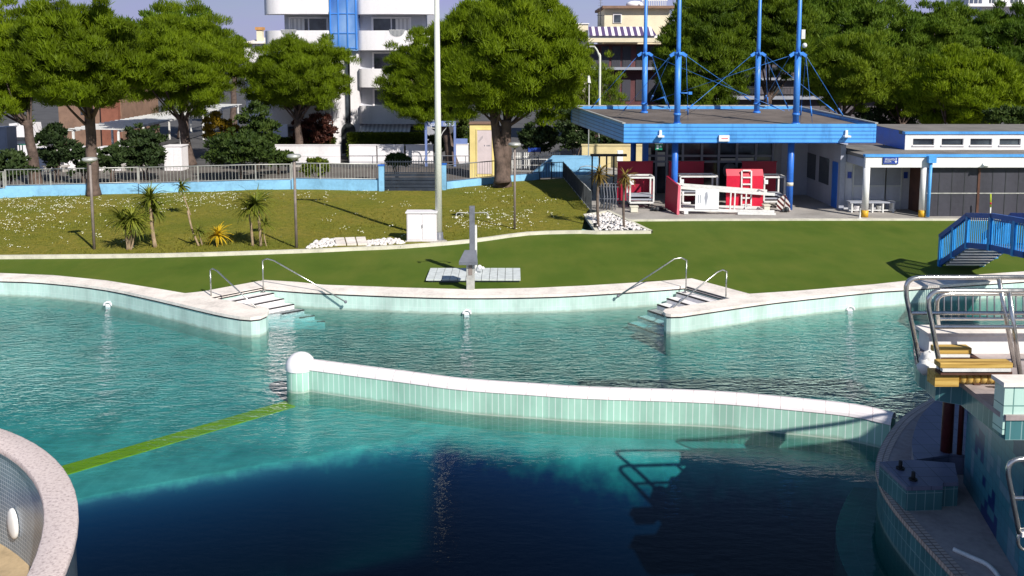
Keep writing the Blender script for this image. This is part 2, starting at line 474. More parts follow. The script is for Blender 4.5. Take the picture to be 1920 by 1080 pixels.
# striped barrier
t=NT('stripe_board'); g=t.geo(); s=t.n('ShaderNodeSeparateXYZ',None,Vector=g)
fr=t.math('FRACT',t.math('MULTIPLY',t.math('ADD',s.outputs[0],s.outputs[2]),4.2))
t.bsdf(t.mixc(t.math('LESS_THAN',fr,.5),(.74,.70,.66),(.10,.012,.012)),.6)
t=NT('awning_stripe'); g=t.geo(); s=t.n('ShaderNodeSeparateXYZ',None,Vector=g)
fr=t.math('FRACT',t.math('MULTIPLY',s.outputs[0],1.72))
t.bsdf(t.mixc(t.math('LESS_THAN',fr,.55),(.82,.76,.76),(.09,.06,.16)),.8)
t=NT('awning_pale'); g=t.geo(); s=t.n('ShaderNodeSeparateXYZ',None,Vector=g)
fr=t.math('FRACT',t.math('MULTIPLY',s.outputs[0],3.0))
t.bsdf(t.mixc(t.math('LESS_THAN',fr,.5),(.80,.78,.76),(.56,.54,.54)),.8)
# water: clear surface, absorbing body
t=NT('water'); g=t.geo(); s=t.n('ShaderNodeSeparateXYZ',None,Vector=g)
mp=t.n('ShaderNodeMapping',None,Vector=g,Scale=(.62,1.5,1),Rotation=(0,0,.12)).outputs[0]
w1=t.noise(mp,4.0,3,.6); w2=t.noise(mp,10.5,2,.6)
w3=t.noise(t.n('ShaderNodeMapping',None,Vector=g,Scale=(.5,1,1),Rotation=(0,0,-.5)).outputs[0],4.2,2,.5)
h=t.math('ADD',t.math('MULTIPLY',w1,.55),t.math('ADD',t.math('MULTIPLY',w2,.28),t.math('MULTIPLY',w3,.35)))
far=t.n('ShaderNodeMapRange',None,Value=t.math('ADD',s.outputs[1],t.math('MULTIPLY',t.math('SUBTRACT',t.noise(g,.25,3),.5),6.0)))
for k,v in zip(('From Min','From Max','To Min','To Max'),(14.0,19.5,0.05,.9)): far.inputs[k].default_value=v
bp=t.n('ShaderNodeBump',None,Height=h,Strength=far.outputs[0],Distance=.20)
dt=t.n('ShaderNodeVectorMath',{'operation':'DOT_PRODUCT'},_0=bp.outputs[0],_1=t.n('ShaderNodeNewGeometry').outputs['Incoming']).outputs['Value']
fr=t.math('ADD',.02,t.math('MULTIPLY',.98,t.math('POWER',t.math('SUBTRACT',1,t.math('ABSOLUTE',dt),True),5)))
gl=t.n('ShaderNodeBsdfGlossy',None,Color=(1,1,1),Roughness=.03,Normal=bp.outputs[0])
inc=t.n('ShaderNodeNewGeometry'); d0=t.n('ShaderNodeVectorMath',{'operation':'DOT_PRODUCT'},_0=inc.outputs['Normal'],_1=inc.outputs['Incoming']).outputs['Value']
dl=t.math('SUBTRACT',t.math('ABSOLUTE',dt),t.math('ABSOLUTE',d0))
fx=t.math('ADD',.5,t.math('MULTIPLY',dl,2.6),True)
tc_=t.mixc(fx,(.50,.66,.68),(1,1,1))
tr=t.n('ShaderNodeBsdfTransparent',None,Color=tc_)
mx=t.n('ShaderNodeMixShader',None,Fac=fr); t.link(tr.outputs[0],mx.inputs[1]); t.link(gl.outputs[0],mx.inputs[2])
t.link(mx.outputs[0],t.out.inputs[0])
va=t.n('ShaderNodeVolumeAbsorption',None,Color=(.0,.70,.71),Density=1.38); t.link(va.outputs[0],t.out.inputs[1])

# ------------------------------------------------------------------ world and sun
SUN_EL=R(39); sd=Vector((.593,-.805,0)).normalized()
sunv=Vector((sd.x*math.cos(SUN_EL),sd.y*math.cos(SUN_EL),math.sin(SUN_EL)))
w=bpy.data.worlds.new("World"); scene.world=w; w.use_nodes=True; nt=w.node_tree; nt.nodes.clear()
out=nt.nodes.new('ShaderNodeOutputWorld'); bg=nt.nodes.new('ShaderNodeBackground'); bg.inputs[1].default_value=.064
sky=nt.nodes.new('ShaderNodeTexSky'); sky.sky_type='NISHITA'; sky.sun_disc=False; sky.sun_elevation=SUN_EL
sky.sun_rotation=math.atan2(-sd.x,sd.y); sky.air_density=1.0; sky.dust_density=.15; sky.ozone_density=4.0
tc=nt.nodes.new('ShaderNodeTexCoord'); mpn=nt.nodes.new('ShaderNodeMapping'); mpn.inputs['Scale'].default_value=(1.6,1.6,6)
nz=nt.nodes.new('ShaderNodeTexNoise'); nz.inputs['Scale'].default_value=2.2; nz.inputs['Detail'].default_value=6
rp=nt.nodes.new('ShaderNodeValToRGB'); rp.color_ramp.elements[0].position=.34; rp.color_ramp.elements[1].position=.66
rp.color_ramp.elements[0].color=(.45,.45,.45,1); rp.color_ramp.elements[1].color=(.92,.92,.92,1)
mxn=nt.nodes.new('ShaderNodeMix'); mxn.data_type='RGBA'; mxn.inputs[7].default_value=(4.9,4.9,8.9,1)
L=nt.links.new
L(tc.outputs['Generated'],mpn.inputs[0]); L(mpn.outputs[0],nz.inputs['Vector']); L(nz.outputs[0],rp.inputs[0])
sp=nt.nodes.new('ShaderNodeSeparateXYZ'); L(tc.outputs['Generated'],sp.inputs[0])
mr=nt.nodes.new('ShaderNodeMapRange'); L(sp.outputs[2],mr.inputs[0])
for k,v in zip(('From Min','From Max','To Min','To Max'),(.10,.30,1.0,.0)): mr.inputs[k].default_value=v
mm=nt.nodes.new('ShaderNodeMath'); mm.operation='MULTIPLY'; L(rp.outputs[0],mm.inputs[0]); L(mr.outputs[0],mm.inputs[1])
L(mm.outputs[0],mxn.inputs[0]); L(sky.outputs[0],mxn.inputs[6]); L(mxn.outputs[2],bg.inputs[0]); L(bg.outputs[0],out.inputs[0])
sl=bpy.data.lights.new("sun",'SUN'); sl.energy=4.9; sl.angle=R(.5); sl.color=(1,.95,.87)
so=bpy.data.objects.new("sun",sl); COL.objects.link(so); so.rotation_euler=(-sunv).to_track_quat('-Z','Y').to_euler()
so.location=(20,-20,40)
scene.view_settings.view_transform='Standard'; scene.view_settings.look='None'; scene.view_settings.exposure=0.25; scene.view_settings.gamma=1
scene.cycles.use_denoising=True
scene.cycles.max_bounces=8; scene.cycles.transparent_max_bounces=16
scene.cycles.sample_clamp_indirect=6
# ================================================================== POOL
WZ=-.52; FLOOR=-.80; DEEP=-2.7
def GP(lst,z=0): return [G(x,y,z) for x,y in lst]
left_edge=GP([(-900,560),(-250,522),(0,524),(100,529),(200,541),(300,562),(400,585.5),(450,595)])
left_tip=GP([(470,596.5),(488,594.5),(501,589),(505.5,582.5),(500,577)])
far_edge=GP([(495,539),(560,544),(613,547),(760,553),(875,555.5),(1000,554),(1100,550),(1240,540.6),(1285,537)])
right_tip=GP([(1247,580.5),(1243,585),(1248,589),(1258,590.5),(1277,590)])
right_edge=GP([(1350,579),(1433,567),(1496,559.6),(1640,544.5),(1697,540.6),(1800,533),(1873,528),(2000,520),(2300,503)])
A0=G(393,559); B0=G(495,539); C0=G(1285,537); D0=G(1369,560.6)
left_edge=smooth_path(left_edge,3); far_edge=smooth_path(far_edge,3); right_edge=smooth_path(right_edge,3)
inner=left_edge+left_tip+[A0]+far_edge+[D0]+right_tip+right_edge
outer=GP([(-900,545),(-250,511),(0,513),(100,517),(200,527),(300,543),(347,551),(380,547.5),(496,526),(560,530),(606,535),(760,540.5),(875,543.5),(1000,541),(1100,536.5),(1240,528),(1297,523),(1405,552),(1500,546),(1640,534),(1750,522),(1873,513),(2000,505),(2300,489)])
pool=thing('pool_edge','cream stone coping and pale green tiled wall round the far side of the pool','pool edge',(0,24,0))
b=MB(); b.prism(outer+inner[::-1],-.055,.02); b.build('coping','coping_stone',pool)
w0=offset_path(inner,.035)
b=MB(); b.strip([Z(p,-2.6) for p in w0],[Z(p,-.10) for p in w0]); b.build('tiled_wall','tile_pool',pool)
b=MB(); b.strip([Z(p,-.10) for p in offset_path(inner,.03)],[Z(p,-.05) for p in offset_path(inner,.03)]); b.build('overflow_slot','nosing_dark',pool)

# ---- white wall inlets at the water line
def inlet(x,y,lab):
    p=G(x,y,WZ+.02); q=min(w0,key=lambda k:(Vector((k.x,k.y))-Vector((p.x,p.y))).length)
    b=MB(); r=.11
    pts=[]; n=10
    c=Vector((q.x,q.y-.05,WZ+.02))
    for i in range(n+1):
        a=PI*i/n; pts.append(c+Vector((r*math.cos(a),0,r*math.sin(a))))
    b.tube(pts,.026,6)
    b.box((c.x-.07,c.y+.01,c.z-.10),(c.x+.07,c.y+.04,c.z+.05))
    solo('pool_inlet',b,'white_plaster',lab,'pool inlet','water inlets in the pool wall')
inlet(880,586,'white arched inlet at the waterline below the shower')
inlet(218,571,'white arched inlet at the waterline on the long left pool wall')
inlet(1583,578,'white arched inlet at the waterline right of the right steps')

# ---- steps
def stair(name,a0,b0,da,db,n,lab):
    root=thing(name,lab,'steps',(a0+b0)/2); steps_=[]
    for k in range(1,n+1):
        z=-.13*k
        a1=a0+da*(k-1); b1=b0+db*(k-1); a2=a0+da*k; b2=b0+db*k
        m=MB()
        tri=[Vector((q.x,q.y,0)) for q in (a1,a2,b2,b1)]
        m.prism(tri,-1.2,z); so_=m.build('step',M['step_white'],root); steps_.append(so_)
    for k in range(0,n+1):
        m=MB(); z=-.13*k
        a2=a0+da*k; b2=b0+db*k
        back=-(da+db).normalized()*.045
        fw=-back*.12
        m.prism([a2+fw,b2+fw,b2+back,a2+back],z-.03,z+.005)
        m.build('nosing','nosing_dark',steps_[max(k-1,0)])
    return root
dA=(G(494.6,581,-.39)-G(393,559,0))/3; dB=(G(551.5,570,-.39)-G(495,539,0))/3
dA.z=dB.z=0
stair('pool_steps',A0,B0,dA,dB,6,'white steps with dark edges going down into the pool in full sun')
dC=(G(1232,570.6,-.39)-C0)/3; dC.z=0
dD=(G(1246,577,-.39)-D0)/3; dD.z=0
stair('pool_steps',D0,C0,dC*1.02,dC,6,'shaded grey steps going down beside the blunt end of the right pool wall')

# ---- stair handrails
def handrail(pts,lab,wall_end=None):
    root=thing('handrail',lab,'handrail',pts[0],'steel handrails of the pool steps')
    MB().tube(pts[:2],.019,8).build('post','steel',root)
    MB().tube(pts[1:],.019,8).build('rail','steel',root)
    m=MB(); m.lathe([(0,0),(.07,0),(.06,.015),(0,.02)],pts[0],14); m.build('base_flange','steel',root)
    if wall_end:
        m=MB(); m.sphere(pts[-1],.045,10,6); m.build('end_flange','grey_metal',root)
def dz(p,z): return Vector((p.x,p.y,z))
p=G(396,556,0); top=dz(p,.80)
e=G(482,578,0.02)
d=(e-p); handrail([p,dz(p,.74),dz(p,.80)+d*.06,dz(p,.76)+d*.16,dz(e,.02)],'thin handrail with short post at the sunlit left steps, by the round wall end')
p=G(494,545,-.08); e=Dp(648,566,22.9)
e=dz(G(648,566,-.22),-.22)
d=e-p; handrail([p,dz(p,.80),dz(p+d*.06,.86),dz(p+d*.14,.82),e],'long handrail from the sunlit left steps to the far pool wall',True)
p=G(1286,546,-.08); e=G(1159,555,-.10)
d=e-p; handrail([p,dz(p,.82),dz(p+d*.08,.90),dz(p+d*.18,.88),e],'long handrail from the shaded right steps to the far pool wall',True)
p=G(1361,560,0); e=G(1262,577,.02)
d=e-p; handrail([p,dz(p,.76),dz(p+d*.08,.82),dz(p+d*.18,.78),e],'thin handrail on the right wall end beside the shaded steps',False)

# ---- pool floor with the deep basin
pit=GP([(-700,1000),(60,950),(160,933),(450,880),(640,846),(800,812),(850,812),(960,826),(1100,842),(1250,852),(1420,860),(1640,872),(1760,900)],FLOOR)
pit=smooth_path(pit,2)
PX=np.array([p.x for p in pit]); PYv=np.array([p.y for p in pit])
def smooth01(t): t=np.clip(t,0,1); return t*t*(3-2*t)
gx_=np.concatenate([np.linspace(-34,-9.2,60),np.linspace(-9,8,300),np.linspace(8.2,36,60)])
EYx=np.interp(gx_,PX,PYv)+np.interp(gx_,[-7,-3,0],[.05,.08,.12])
for _ in range(6): EYx[1:-1]=(EYx[:-2]+2*EYx[1:-1]+EYx[2:])/4
wide_=np.interp(gx_,[-7,-4,-1,3,8],[.22,.30,.75,1.3,1.5])
widx=np.interp(gx_,[-7,-4,-1,3,8],[.75,.9,1.7,2.2,2.3])
nx_=len(gx_)
srow=np.concatenate([np.linspace(-16,-3.2,20),np.linspace(-3,.5,100),np.linspace(.6,3,20),np.linspace(3.2,28,100)])
m=MB(); XX=np.repeat(gx_[None,:],len(srow),0); YY=np.maximum(EYx[None,:]+srow[:,None],1.0)
dd=EYx[None,:]-YY
ZZ=FLOOR+(DEEP-FLOOR)*smooth01(dd/widx[None,:])
fy=np.interp(XX,[-8,-4.5,0,6,9],[19.5,18.4,17.2,16.0,16.4])
ZZ=ZZ-.55*smooth01((YY-fy-.2)/1.2)*smooth01((XX+8)/5)*(1-.7*smooth01((YY-(fy+3.6))/2.2))
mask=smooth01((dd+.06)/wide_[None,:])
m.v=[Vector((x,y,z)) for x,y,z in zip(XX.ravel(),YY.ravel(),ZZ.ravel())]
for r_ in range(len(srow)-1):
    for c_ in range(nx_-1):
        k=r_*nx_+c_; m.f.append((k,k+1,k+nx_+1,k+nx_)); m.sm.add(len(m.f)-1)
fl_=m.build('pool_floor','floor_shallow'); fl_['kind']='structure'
at=fl_.data.attributes.new('basin_shade','FLOAT','POINT'); at.data.foreach_set('value',mask.ravel().astype(np.float32))  # how far the painted dark covers each floor point
# green line along the pool bottom
a=G(60,901,FLOOR); bb=G(545,758,FLOOR); dv=(bb-a); dv.z=0; nv=Vector((-dv.y,dv.x,0)).normalized()*.20
m=MB(); m.hexa([a-nv,bb-nv,bb+nv,a+nv]+[q+Vector((0,0,.02)) for q in (a-nv,bb-nv,bb+nv,a+nv)])
o=m.build('floor_line','lane_green'); tag(o,'yellow green line across the pool floor from the round basin to the pier','floor line')
# water body


# ---- partition wall
front=[(577,735),(754,760),(867,775.7),(1000,786),(1100,793),(1326,801.5),(1487,816),(1597,829),(1668,846)]
fp=smooth_path([G(x,y,WZ) for x,y in front],5)
cp_=offset_path(fp,.17)
part=thing('partition_wall','curved wall between pool basins with pale green tiles and rounded white cap','pool wall',(0,16.8,WZ))
HW=.165; HT=-.04
fr_=offset_path(cp_,-HW); bk_=offset_path(cp_,HW)
m=MB(); m.strip([Z(p,-2.0) for p in fr_],[Z(p,HT) for p in fr_]); m.strip([Z(p,-2.0) for p in bk_],[Z(p,HT) for p in bk_],flip=True)
m.build('tiled_side','tile_partition',part)
m=MB(); rows=[]; NR=10; RC=HW+.012
for i in range(NR+1):
    a=PI*i/NR
    rows.append([Z(p,HT+RC*math.sin(a)*1.0) for p in offset_path(cp_,-RC*math.cos(a))])
for i in range(NR): m.strip(rows[i],rows[i+1],True,v0=i*.052)
m.build('rounded_cap','tile_cap',part)
pc=Vector((cp_[0].x-.24,cp_[0].y+.03,0))
pier=thing('round_pier','round white domed pier with pale tiled shaft at the end of the curved wall','pier',Z(pc,WZ))
m=MB(); m.lathe([(.295,-2.0),(.295,-.06)],pc,28); m.build('tiled_shaft','tile_partition',pier)
m=MB(); m.lathe([(.31,-.07),(.31,-.02)]+[(.31*math.cos(a*PI/20),-.02+.30*math.sin(a*PI/20)) for a in range(1,10)]+[(.001,.28)],pc,28); m.build('dome','white_plaster',pier)

# ---- round basin at lower left
pts=[(0,801.5),(68,831),(112.6,868),(133,902),(145,938),(147.5,967),(145,994)]
RZ=.55
P=[G(x,y,RZ) for x,y in pts]
Am=np.array([[p.x,p.y,1] for p in P]); bm_=np.array([-(p.x**2+p.y**2) for p in P])
s_=np.linalg.lstsq(Am,bm_,rcond=None)[0]; cx,cy=-s_[0]/2,-s_[1]/2; rad=math.sqrt(cx*cx+cy*cy-s_[2])
pin=[(0,835.5),(38.5,858),(63.7,887),(78.5,917),(84.4,949.6),(78.5,985),(63.7,1023.7),(38.5,1068)]
Pi=[G(x,y,RZ) for x,y in pin]
rin=sum(math.hypot(p.x-cx,p.y-cy) for p in Pi)/len(Pi)
print('RING',cx,cy,rad,rin)
rc=Vector((cx,cy,0))
basin=thing('round_basin','round raised basin with pinkish pebbled rim and grey mosaic inside, at the pool corner','basin',Z(rc,WZ))
m=MB(); m.lathe([(rin,RZ-.09),(rin,RZ-.012),(rin+.015,RZ),(rad-.02,RZ),(rad,RZ-.015),(rad,RZ-.08)],rc,96); m.build('rim','aggregate',basin)
m=MB(); m.lathe([(rad-.05,-2.2),(rad-.05,RZ-.08)],rc,96); m.build('outer_wall','tile_ringside',basin)
m=MB(); m.lathe([(rin+.05,RZ-.08),(rin+.05,-1.5)],rc,96); m.build('inner_wall','tile_basin',basin)
m=MB(); m.lathe([(0.001,-1.45),(rin+.06,-1.45)],rc,64); m.lathe([(rin-.55,-1.45),(rin-.55,-1.12),(rin+.06,-1.12)],rc,96); m.build('bench_ring','deck_tan',basin)
m=MB()
m.tube([rc+Vector(((rin+.10)*math.cos(a),(rin+.10)*math.sin(a),-.36)) for a in [2*PI*i/96 for i in range(96)]],.03,6,False,True) if False else None
# oval underwater lamp on the inner wall
q=Dp(29,979,rc.y+.0)
best=None
for i in range(720):
    a=2*PI*i/720; p0=rc+Vector(((rin+.045)*math.cos(a),(rin+.045)*math.sin(a),0))
    for zz in [.36-.06*i for i in range(22)]:
        pr=Vector((p0.x,p0.y,zz)); d=pr-Vector((0,0,CAMH)); fwd=d.y*CP-d.z*SP; up=d.y*SP+d.z*CP
        X=960+F*d.x/fwd; Yp=PPY-F*up/fwd
        e=(X-29)**2+(Yp-979)**2
        if best is None or e<best[0]: best=(e,a,zz)
print('LAMP',best)
a=best[1]; c=rc+Vector(((rin+.035)*math.cos(a),(rin+.035)*math.sin(a),best[2])); tn=Vector((-math.sin(a),math.cos(a),0)); nn_=Vector((-math.cos(a),-math.sin(a),0))
m=MB(); ring=[]
prof=[(1,0),(1,.03),(.85,.05),(.4,.062),(.001,.065)]
for rr,dd in prof:
    ring.append(m.addv([c+tn*(.15*rr*math.cos(k*PI/12))+Vector((0,0,.24*rr*math.sin(k*PI/12)))+nn_*dd for k in range(24)]))
for i in range(len(ring)-1):
    for k in range(24): m.face((ring[i]+k,ring[i]+(k+1)%24,ring[i+1]+(k+1)%24,ring[i+1]+k),None,True)
m.build('lamp_cover','white_paint',basin)

# water body, with a notch round the dry basin
cut=[]; a0=PI+.01/rad; rr=rad-.07
for i in range(73): a=PI-.008-(2*PI-.016)*i/72; cut.append((cx+rr*math.cos(a),cy+rr*math.sin(a)))
m=MB(); m.prism([(-40,1.2),(40,1.2),(40,33.5),(-40,33.5),(-40,cut[0][1])]+cut+[(-40,cut[-1][1])],-6,WZ); struct('water',m,'water')
# ================================================================== DIVING ISLAND AND TOWER
DZ=.10
edge_px=[(1762,741),(1725,760),(1690,785),(1664,818),(1648,850),(1643,880),(1652,912),(1672,945),(1700,980),(1750,1035),(1790,1078),(1830,1122)]
edge=smooth_path([G(x,y,DZ) for x,y in edge_px],3)
isl=thing('diving_island','round tiled island in the pool carrying the diving tower, mostly in shade','island',(8,13,WZ))
plan=[Vector((p.x,p.y,0)) for p in edge]+[Vector((7.2,7,0)),Vector((16,7,0)),Vector((16,18.2,0)),Vector((11.5,18.4,0)),Vector((9.4,17.6,0))]
m=MB(); m.prism(plan,DZ-.04,DZ); m.build('deck','island_deck',isl)
n_=len(plan)
wp=plan[n_-3:]+plan[:len(edge)+1]
wl=offset_path(wp,.03)
m=MB(); m.strip([Z(p,-2.3) for p in wl],[Z(p,DZ-.04) for p in wl],True); m.build('tiled_side','tile_island',isl)
cu_o=offset_path(wp,.012 if False else -.012); cu_i=offset_path(wp,.16)
m=MB(); m.strip([Z(p,DZ+.006) for p in cu_o],[Z(p,DZ+.006) for p in cu_i]); m.strip([Z(p,DZ-.07) for p in cu_o],[Z(p,DZ+.006) for p in cu_o]); m.build('curb','tile_curb',isl)
lo=offset_path(wp,-.55)
m=MB(); m.strip([Z(p,-1.05) for p in lo],[Z(p,-1.05) for p in wl]); m.strip([Z(p,-2.3) for p in lo],[Z(p,-1.05) for p in lo]); m.build('submerged_ledge','tile_island',isl)
# raised inner drum with tiled front
dr_px=[(1764,775),(1745,790),(1724,815),(1712,845),(1708,872),(1712,900)]
dr=smooth_path([G(x,y,DZ) for x,y in dr_px],3)
drum=[Vector((p.x,p.y,0)) for p in dr]+[Vector((6.75,12.55,0)),Vector((9.5,12.4,0)),Vector((9.5,15.6,0))]
m=MB(); m.prism(drum,DZ,.42); m.build('inner_step','tile_step',isl)
# low stand with two bolts (board removed)
st=thing('board_stand','low tiled springboard stand with two dark bolts on the island edge','springboard stand',G(1745,930,DZ))
tp=[G(1649,866,.46),G(1700,913,.46),G(1768,911,.46),G(1768,905,.46),G(1797,904,.46),G(1790,868,.46),G(1712,862,.46)]
m=MB(); m.prism(tp,DZ+.001,.40); m.build('tiled_body','tile_island',st)
m=MB(); m.prism(offset_path(tp+[tp[0]],-.0)[:-1],.40,.46); m.build('top_slab','tile_step',st)
for x,y in ((1688,879),(1712,900)):
    q=G(x,y,.46); m=MB(); m.tube([q,q+Vector((0,0,.12))],.028,8); m.tube([q+Vector((0,0,.001)),q+Vector((0,0,.022))],.06,10); m.build('bolt','black_rubber',st)
# cleaning hose on the deck, white
q=[G(x,y,DZ+.03) for x,y in ((1788,1030),(1822,1045),(1850,1058),(1868,1075),(1880,1095))]
solo('hose',MB().tube(smooth_path(q,5),.03,8),'white_metal','white hose lying across the sunlit edge of the island deck','hose')
q=G(1900,1078,DZ)
# ---- tower
PZ=2.42
tow=thing('diving_tower','tall tiled diving tower with cantilevered platform over the island','diving tower',(7,11,DZ))
e1,e2,e3,e4=G(1722,684,PZ),G(1742,706,PZ),G(1802,717,PZ),G(1872,771,PZ)
YPa=G(1741,663,PZ).y; XPa=G(1741,663,PZ).x
pl=[Vector((XPa-.02,YPa+.42,0)),Vector((e1.x+.06,e1.y+.22,0)),Z(e1,0),Vector((e1.x+.03,e1.y-.14,0)),Vector((e2.x+.05,e2.y-.05,0)),Z(e3,0),Z(e4,0),Vector((e4.x+.02,e4.y-.12,0)),Vector((12,e4.y-.12,0)),Vector((12,YPa+.42,0))]
m=MB(); m.prism(pl,PZ-.06,PZ); m.build('platform','island_deck',tow)
m=MB(); m.prism(offset_path(pl+[pl[0]],.02)[:-1],PZ-.30,PZ-.06); m.build('platform_side','tile_island',tow)
W1,W2=G(1806,905,DZ),G(1908,1080,DZ)
wl_=[Vector((W1.x+.5,W1.y+.15,0)),Z(W1,0),Z(W2,0),Vector((6.35,9.0,0)),Vector((6.6,5.6,0)),Vector((12,5.6,0)),Vector((12,YPa+.2,0))]
m=MB(); m.prism(wl_,DZ,PZ-.30); m.build('tower_wall','tile_mosaic',tow)
q=G(1774,846,.42)
m=MB(); m.tube([Vector((q.x,q.y,.42)),Vector((q.x,q.y,1.95))],.085,12); m.tube([Vector((q.x+.15,q.y-.1,.42)),Vector((q.x+.15,q.y-.1,1.95))],.04,8); m.build('support_column','rust_red',tow)
m=MB(); m.box((q.x-.2,YPa+.1,1.95),(q.x+.3,q.y+.12,2.10)); m.build('far_beam','island_deck',tow)
bt=Dp(1885,716,9.35); bb_=Dp(1885,815,9.35)
m=MB(); m.box((bt.x,9.35,bb_.z),(bt.x+3.5,9.55,bt.z-.05)); m.build('box_wall','tile_light',tow)
m=MB(); m.box((bt.x-.03,9.32,bt.z-.05),(bt.x+3.5,9.58,bt.z)); m.build('box_top','coping_stone',tow)
m=MB(); m.box((XPa,YPa,PZ),(XPa+5,YPa+.30,PZ+.25)); m.build('parapet','white_paint',tow)
m=MB(); m.box((XPa-.04,YPa-.03,PZ+.25),(XPa+5,YPa+.34,PZ+.30)); m.build('parapet_coping','coping_stone',tow)
m=MB(); m.box((10.6,6.2,PZ),(13,10.9,5.4)); m.build('shade_block','tile_mosaic',tow)  # unseen block right of the view, added to shade the island deck
m=MB(); m.box((8.8,9.7,8.2),(15.5,10.5,8.5)); m.tube([(12.3,10.1,5.41),(12.3,10.1,8.19)],.16,10); m.tube([(14.6,10.1,.1),(14.6,10.1,8.19)],.16,10); m.build('shade_platform','concrete',tow)  # unseen slab on columns, added to cast a shadow band behind the partition
# ---- springboard bases: timber beams with ribbed rollers
def board_base(x0,x1,yt,yb,zz,lab,roller):
    Y=G(x0,yb,zz).y+.16; a=G(x0,yb,zz); c=Vector((G(x1,yb,zz).x,a.y,a.z)); h=(yb-yt)/F*Y*.75
    root=thing('springboard_base',lab,'springboard base',(a.x,Y,a.z-.2))
    m=MB(); m.box((a.x,Y-.10,a.z),(c.x,Y+.06,a.z+h)); m.build('beam','timber',root,bevel=.012)
    m=MB(); m.box((a.x+.03,Y-.11,a.z-.04),(c.x-.03,Y-.05,a.z-.003)); m.box((a.x+.03,Y,a.z-.05),(c.x-.03,Y+.05,a.z-.003)); m.build('metal_runner','white_metal',root)
    if roller:
        L=G(1875,700,PZ).x-a.x; rz0=PZ+.095; ry=G(1800,706,rz0).y
        m=MB(); xa=G(1795,706,rz0).x; st_=(G(1873,706,rz0).x-xa)/6
        for k in range(6):
            xx=xa+k*st_
            m.tube([(xx,ry,rz0),(xx+.012,ry,rz0),(xx+st_-.018,ry,rz0),(xx+st_-.006,ry,rz0)],[.055,.085,.085,.055],14)
        m.build('ribbed_roller','timber',root)
        m=MB(); m.box((a.x-.02,ry-.10,PZ+.003),(xa-.03,ry+.10,PZ+.17)); m.build('end_block','timber',root)
        m=MB(); m.box((a.x+.02,Y-.09,PZ+.171),(c.x,Y+.05,a.z-.051)); m.build('sill','brown_wood',root)
        m=MB()
        for px_ in (1800,1868): m.box((G(px_,700,PZ).x-.04,ry-.05,PZ+.001),(G(px_,700,PZ).x+.04,Y+.04,PZ+.03))
        m.build('cradle','brown_wood',root)
        q=(a.x+L*.72,ry-.20,PZ+.002)
        m=MB(); m.tube([q,(q[0],q[1],q[2]+.10)],.02,8); m.tube([(q[0]-.06,q[1],q[2]+.10),(q[0]+.06,q[1],q[2]+.10)],.018,8); m.build('clamp','rust_red',root)
    else:
        m=MB(); m.box((a.x,Y-.20,a.z-.16),(c.x+.1,Y+.2,a.z-.052)); m.build('sill','brown_wood',root)
board_base(1759,1827,651,667,PZ+.165,'short timber springboard base nearest the white parapet',False)
board_base(1767,1905,680,694,PZ+.26,'long timber springboard base with ribbed roller and rusty clamp',True)
# white cloth bundle at the tip
c=G(1743,675,PZ+.13); m=MB(); m.sphere(c,.13,14,10,(1.0,.9,.95)); m.sphere(c+Vector((.10,-.08,-.10)),.13,12,8,(1.2,.8,.6)); m.sphere(c+Vector((-.06,-.05,-.07)),.11,12,8)
rg=random.Random(4)
for k in range(len(m.v)): m.v[k]=m.v[k]+Vector((rg.uniform(-.016,.016),rg.uniform(-.016,.016),rg.uniform(-.016,.016)))
solo('cloth_bundle',m,'cloth_white','white cloth bundle tied at the tip of the diving platform','cloth bundle')
# ---- rails
def rail(pts,mid,xr,lab,posts=(),bal=False):
    """pts: px list of the bent end (foot, bend..., corner); the tubes run on along +X"""
    foot,path,Y=pts
    root=thing('tower_rail',lab,'railing',Dp(*foot,Y),'chrome railings on the diving tower')
    P=[Dp(x,y,Y) for x,y in path]
    end=Vector((P[-1].x+xr,Y,P[-1].z))
    MB().tube(smooth_path([Dp(*foot,Y)]+P,4)+[end],.031,10).build('top_tube','rail_chrome',root)
    for (mx,my) in mid:
        q=Dp(mx,my,Y); MB().tube([q,Vector((q.x+xr,Y,q.z))],.026,8).build('middle_tube','rail_chrome',root)
    for (ax,ay,bx_,by_) in posts:
        MB().tube([Dp(ax,ay,Y),Dp(bx_,by_,Y)],.030,8).build('post','rail_chrome',root)
    return root
rail(((1726,688),[(1704,580),(1699,548),(1702,530),(1714,522),(1740,520)],G(1726,688,PZ).y),[(1708,587)],4.0,'outer chrome railing with leaning posts, farthest over the water from the timber boards',posts=[(1873,522,1903,690)])
rail(((1766,708),[(1748,612),(1741,575),(1743,556),(1757,546),(1785,545)],G(1766,708,PZ).y),[(1750,613)],4.0,'chrome railing with leaning posts beside the ribbed roller',posts=[(1892,546,1913,705)])
r=rail(((1760,612),[(1757,585),(1757,566),(1762,556),(1775,551.5),(1795,551)],YPa+.36),[(1757,598)],4.0,'low chrome railing with upright bars behind the white parapet')
Y=YPa+.36
for k in range(16):
    x=1770+k*13.5; MB().tube([Dp(x,551,Y),Dp(x,598,Y)],.010,6).build('upright_bar','grey_metal',r)
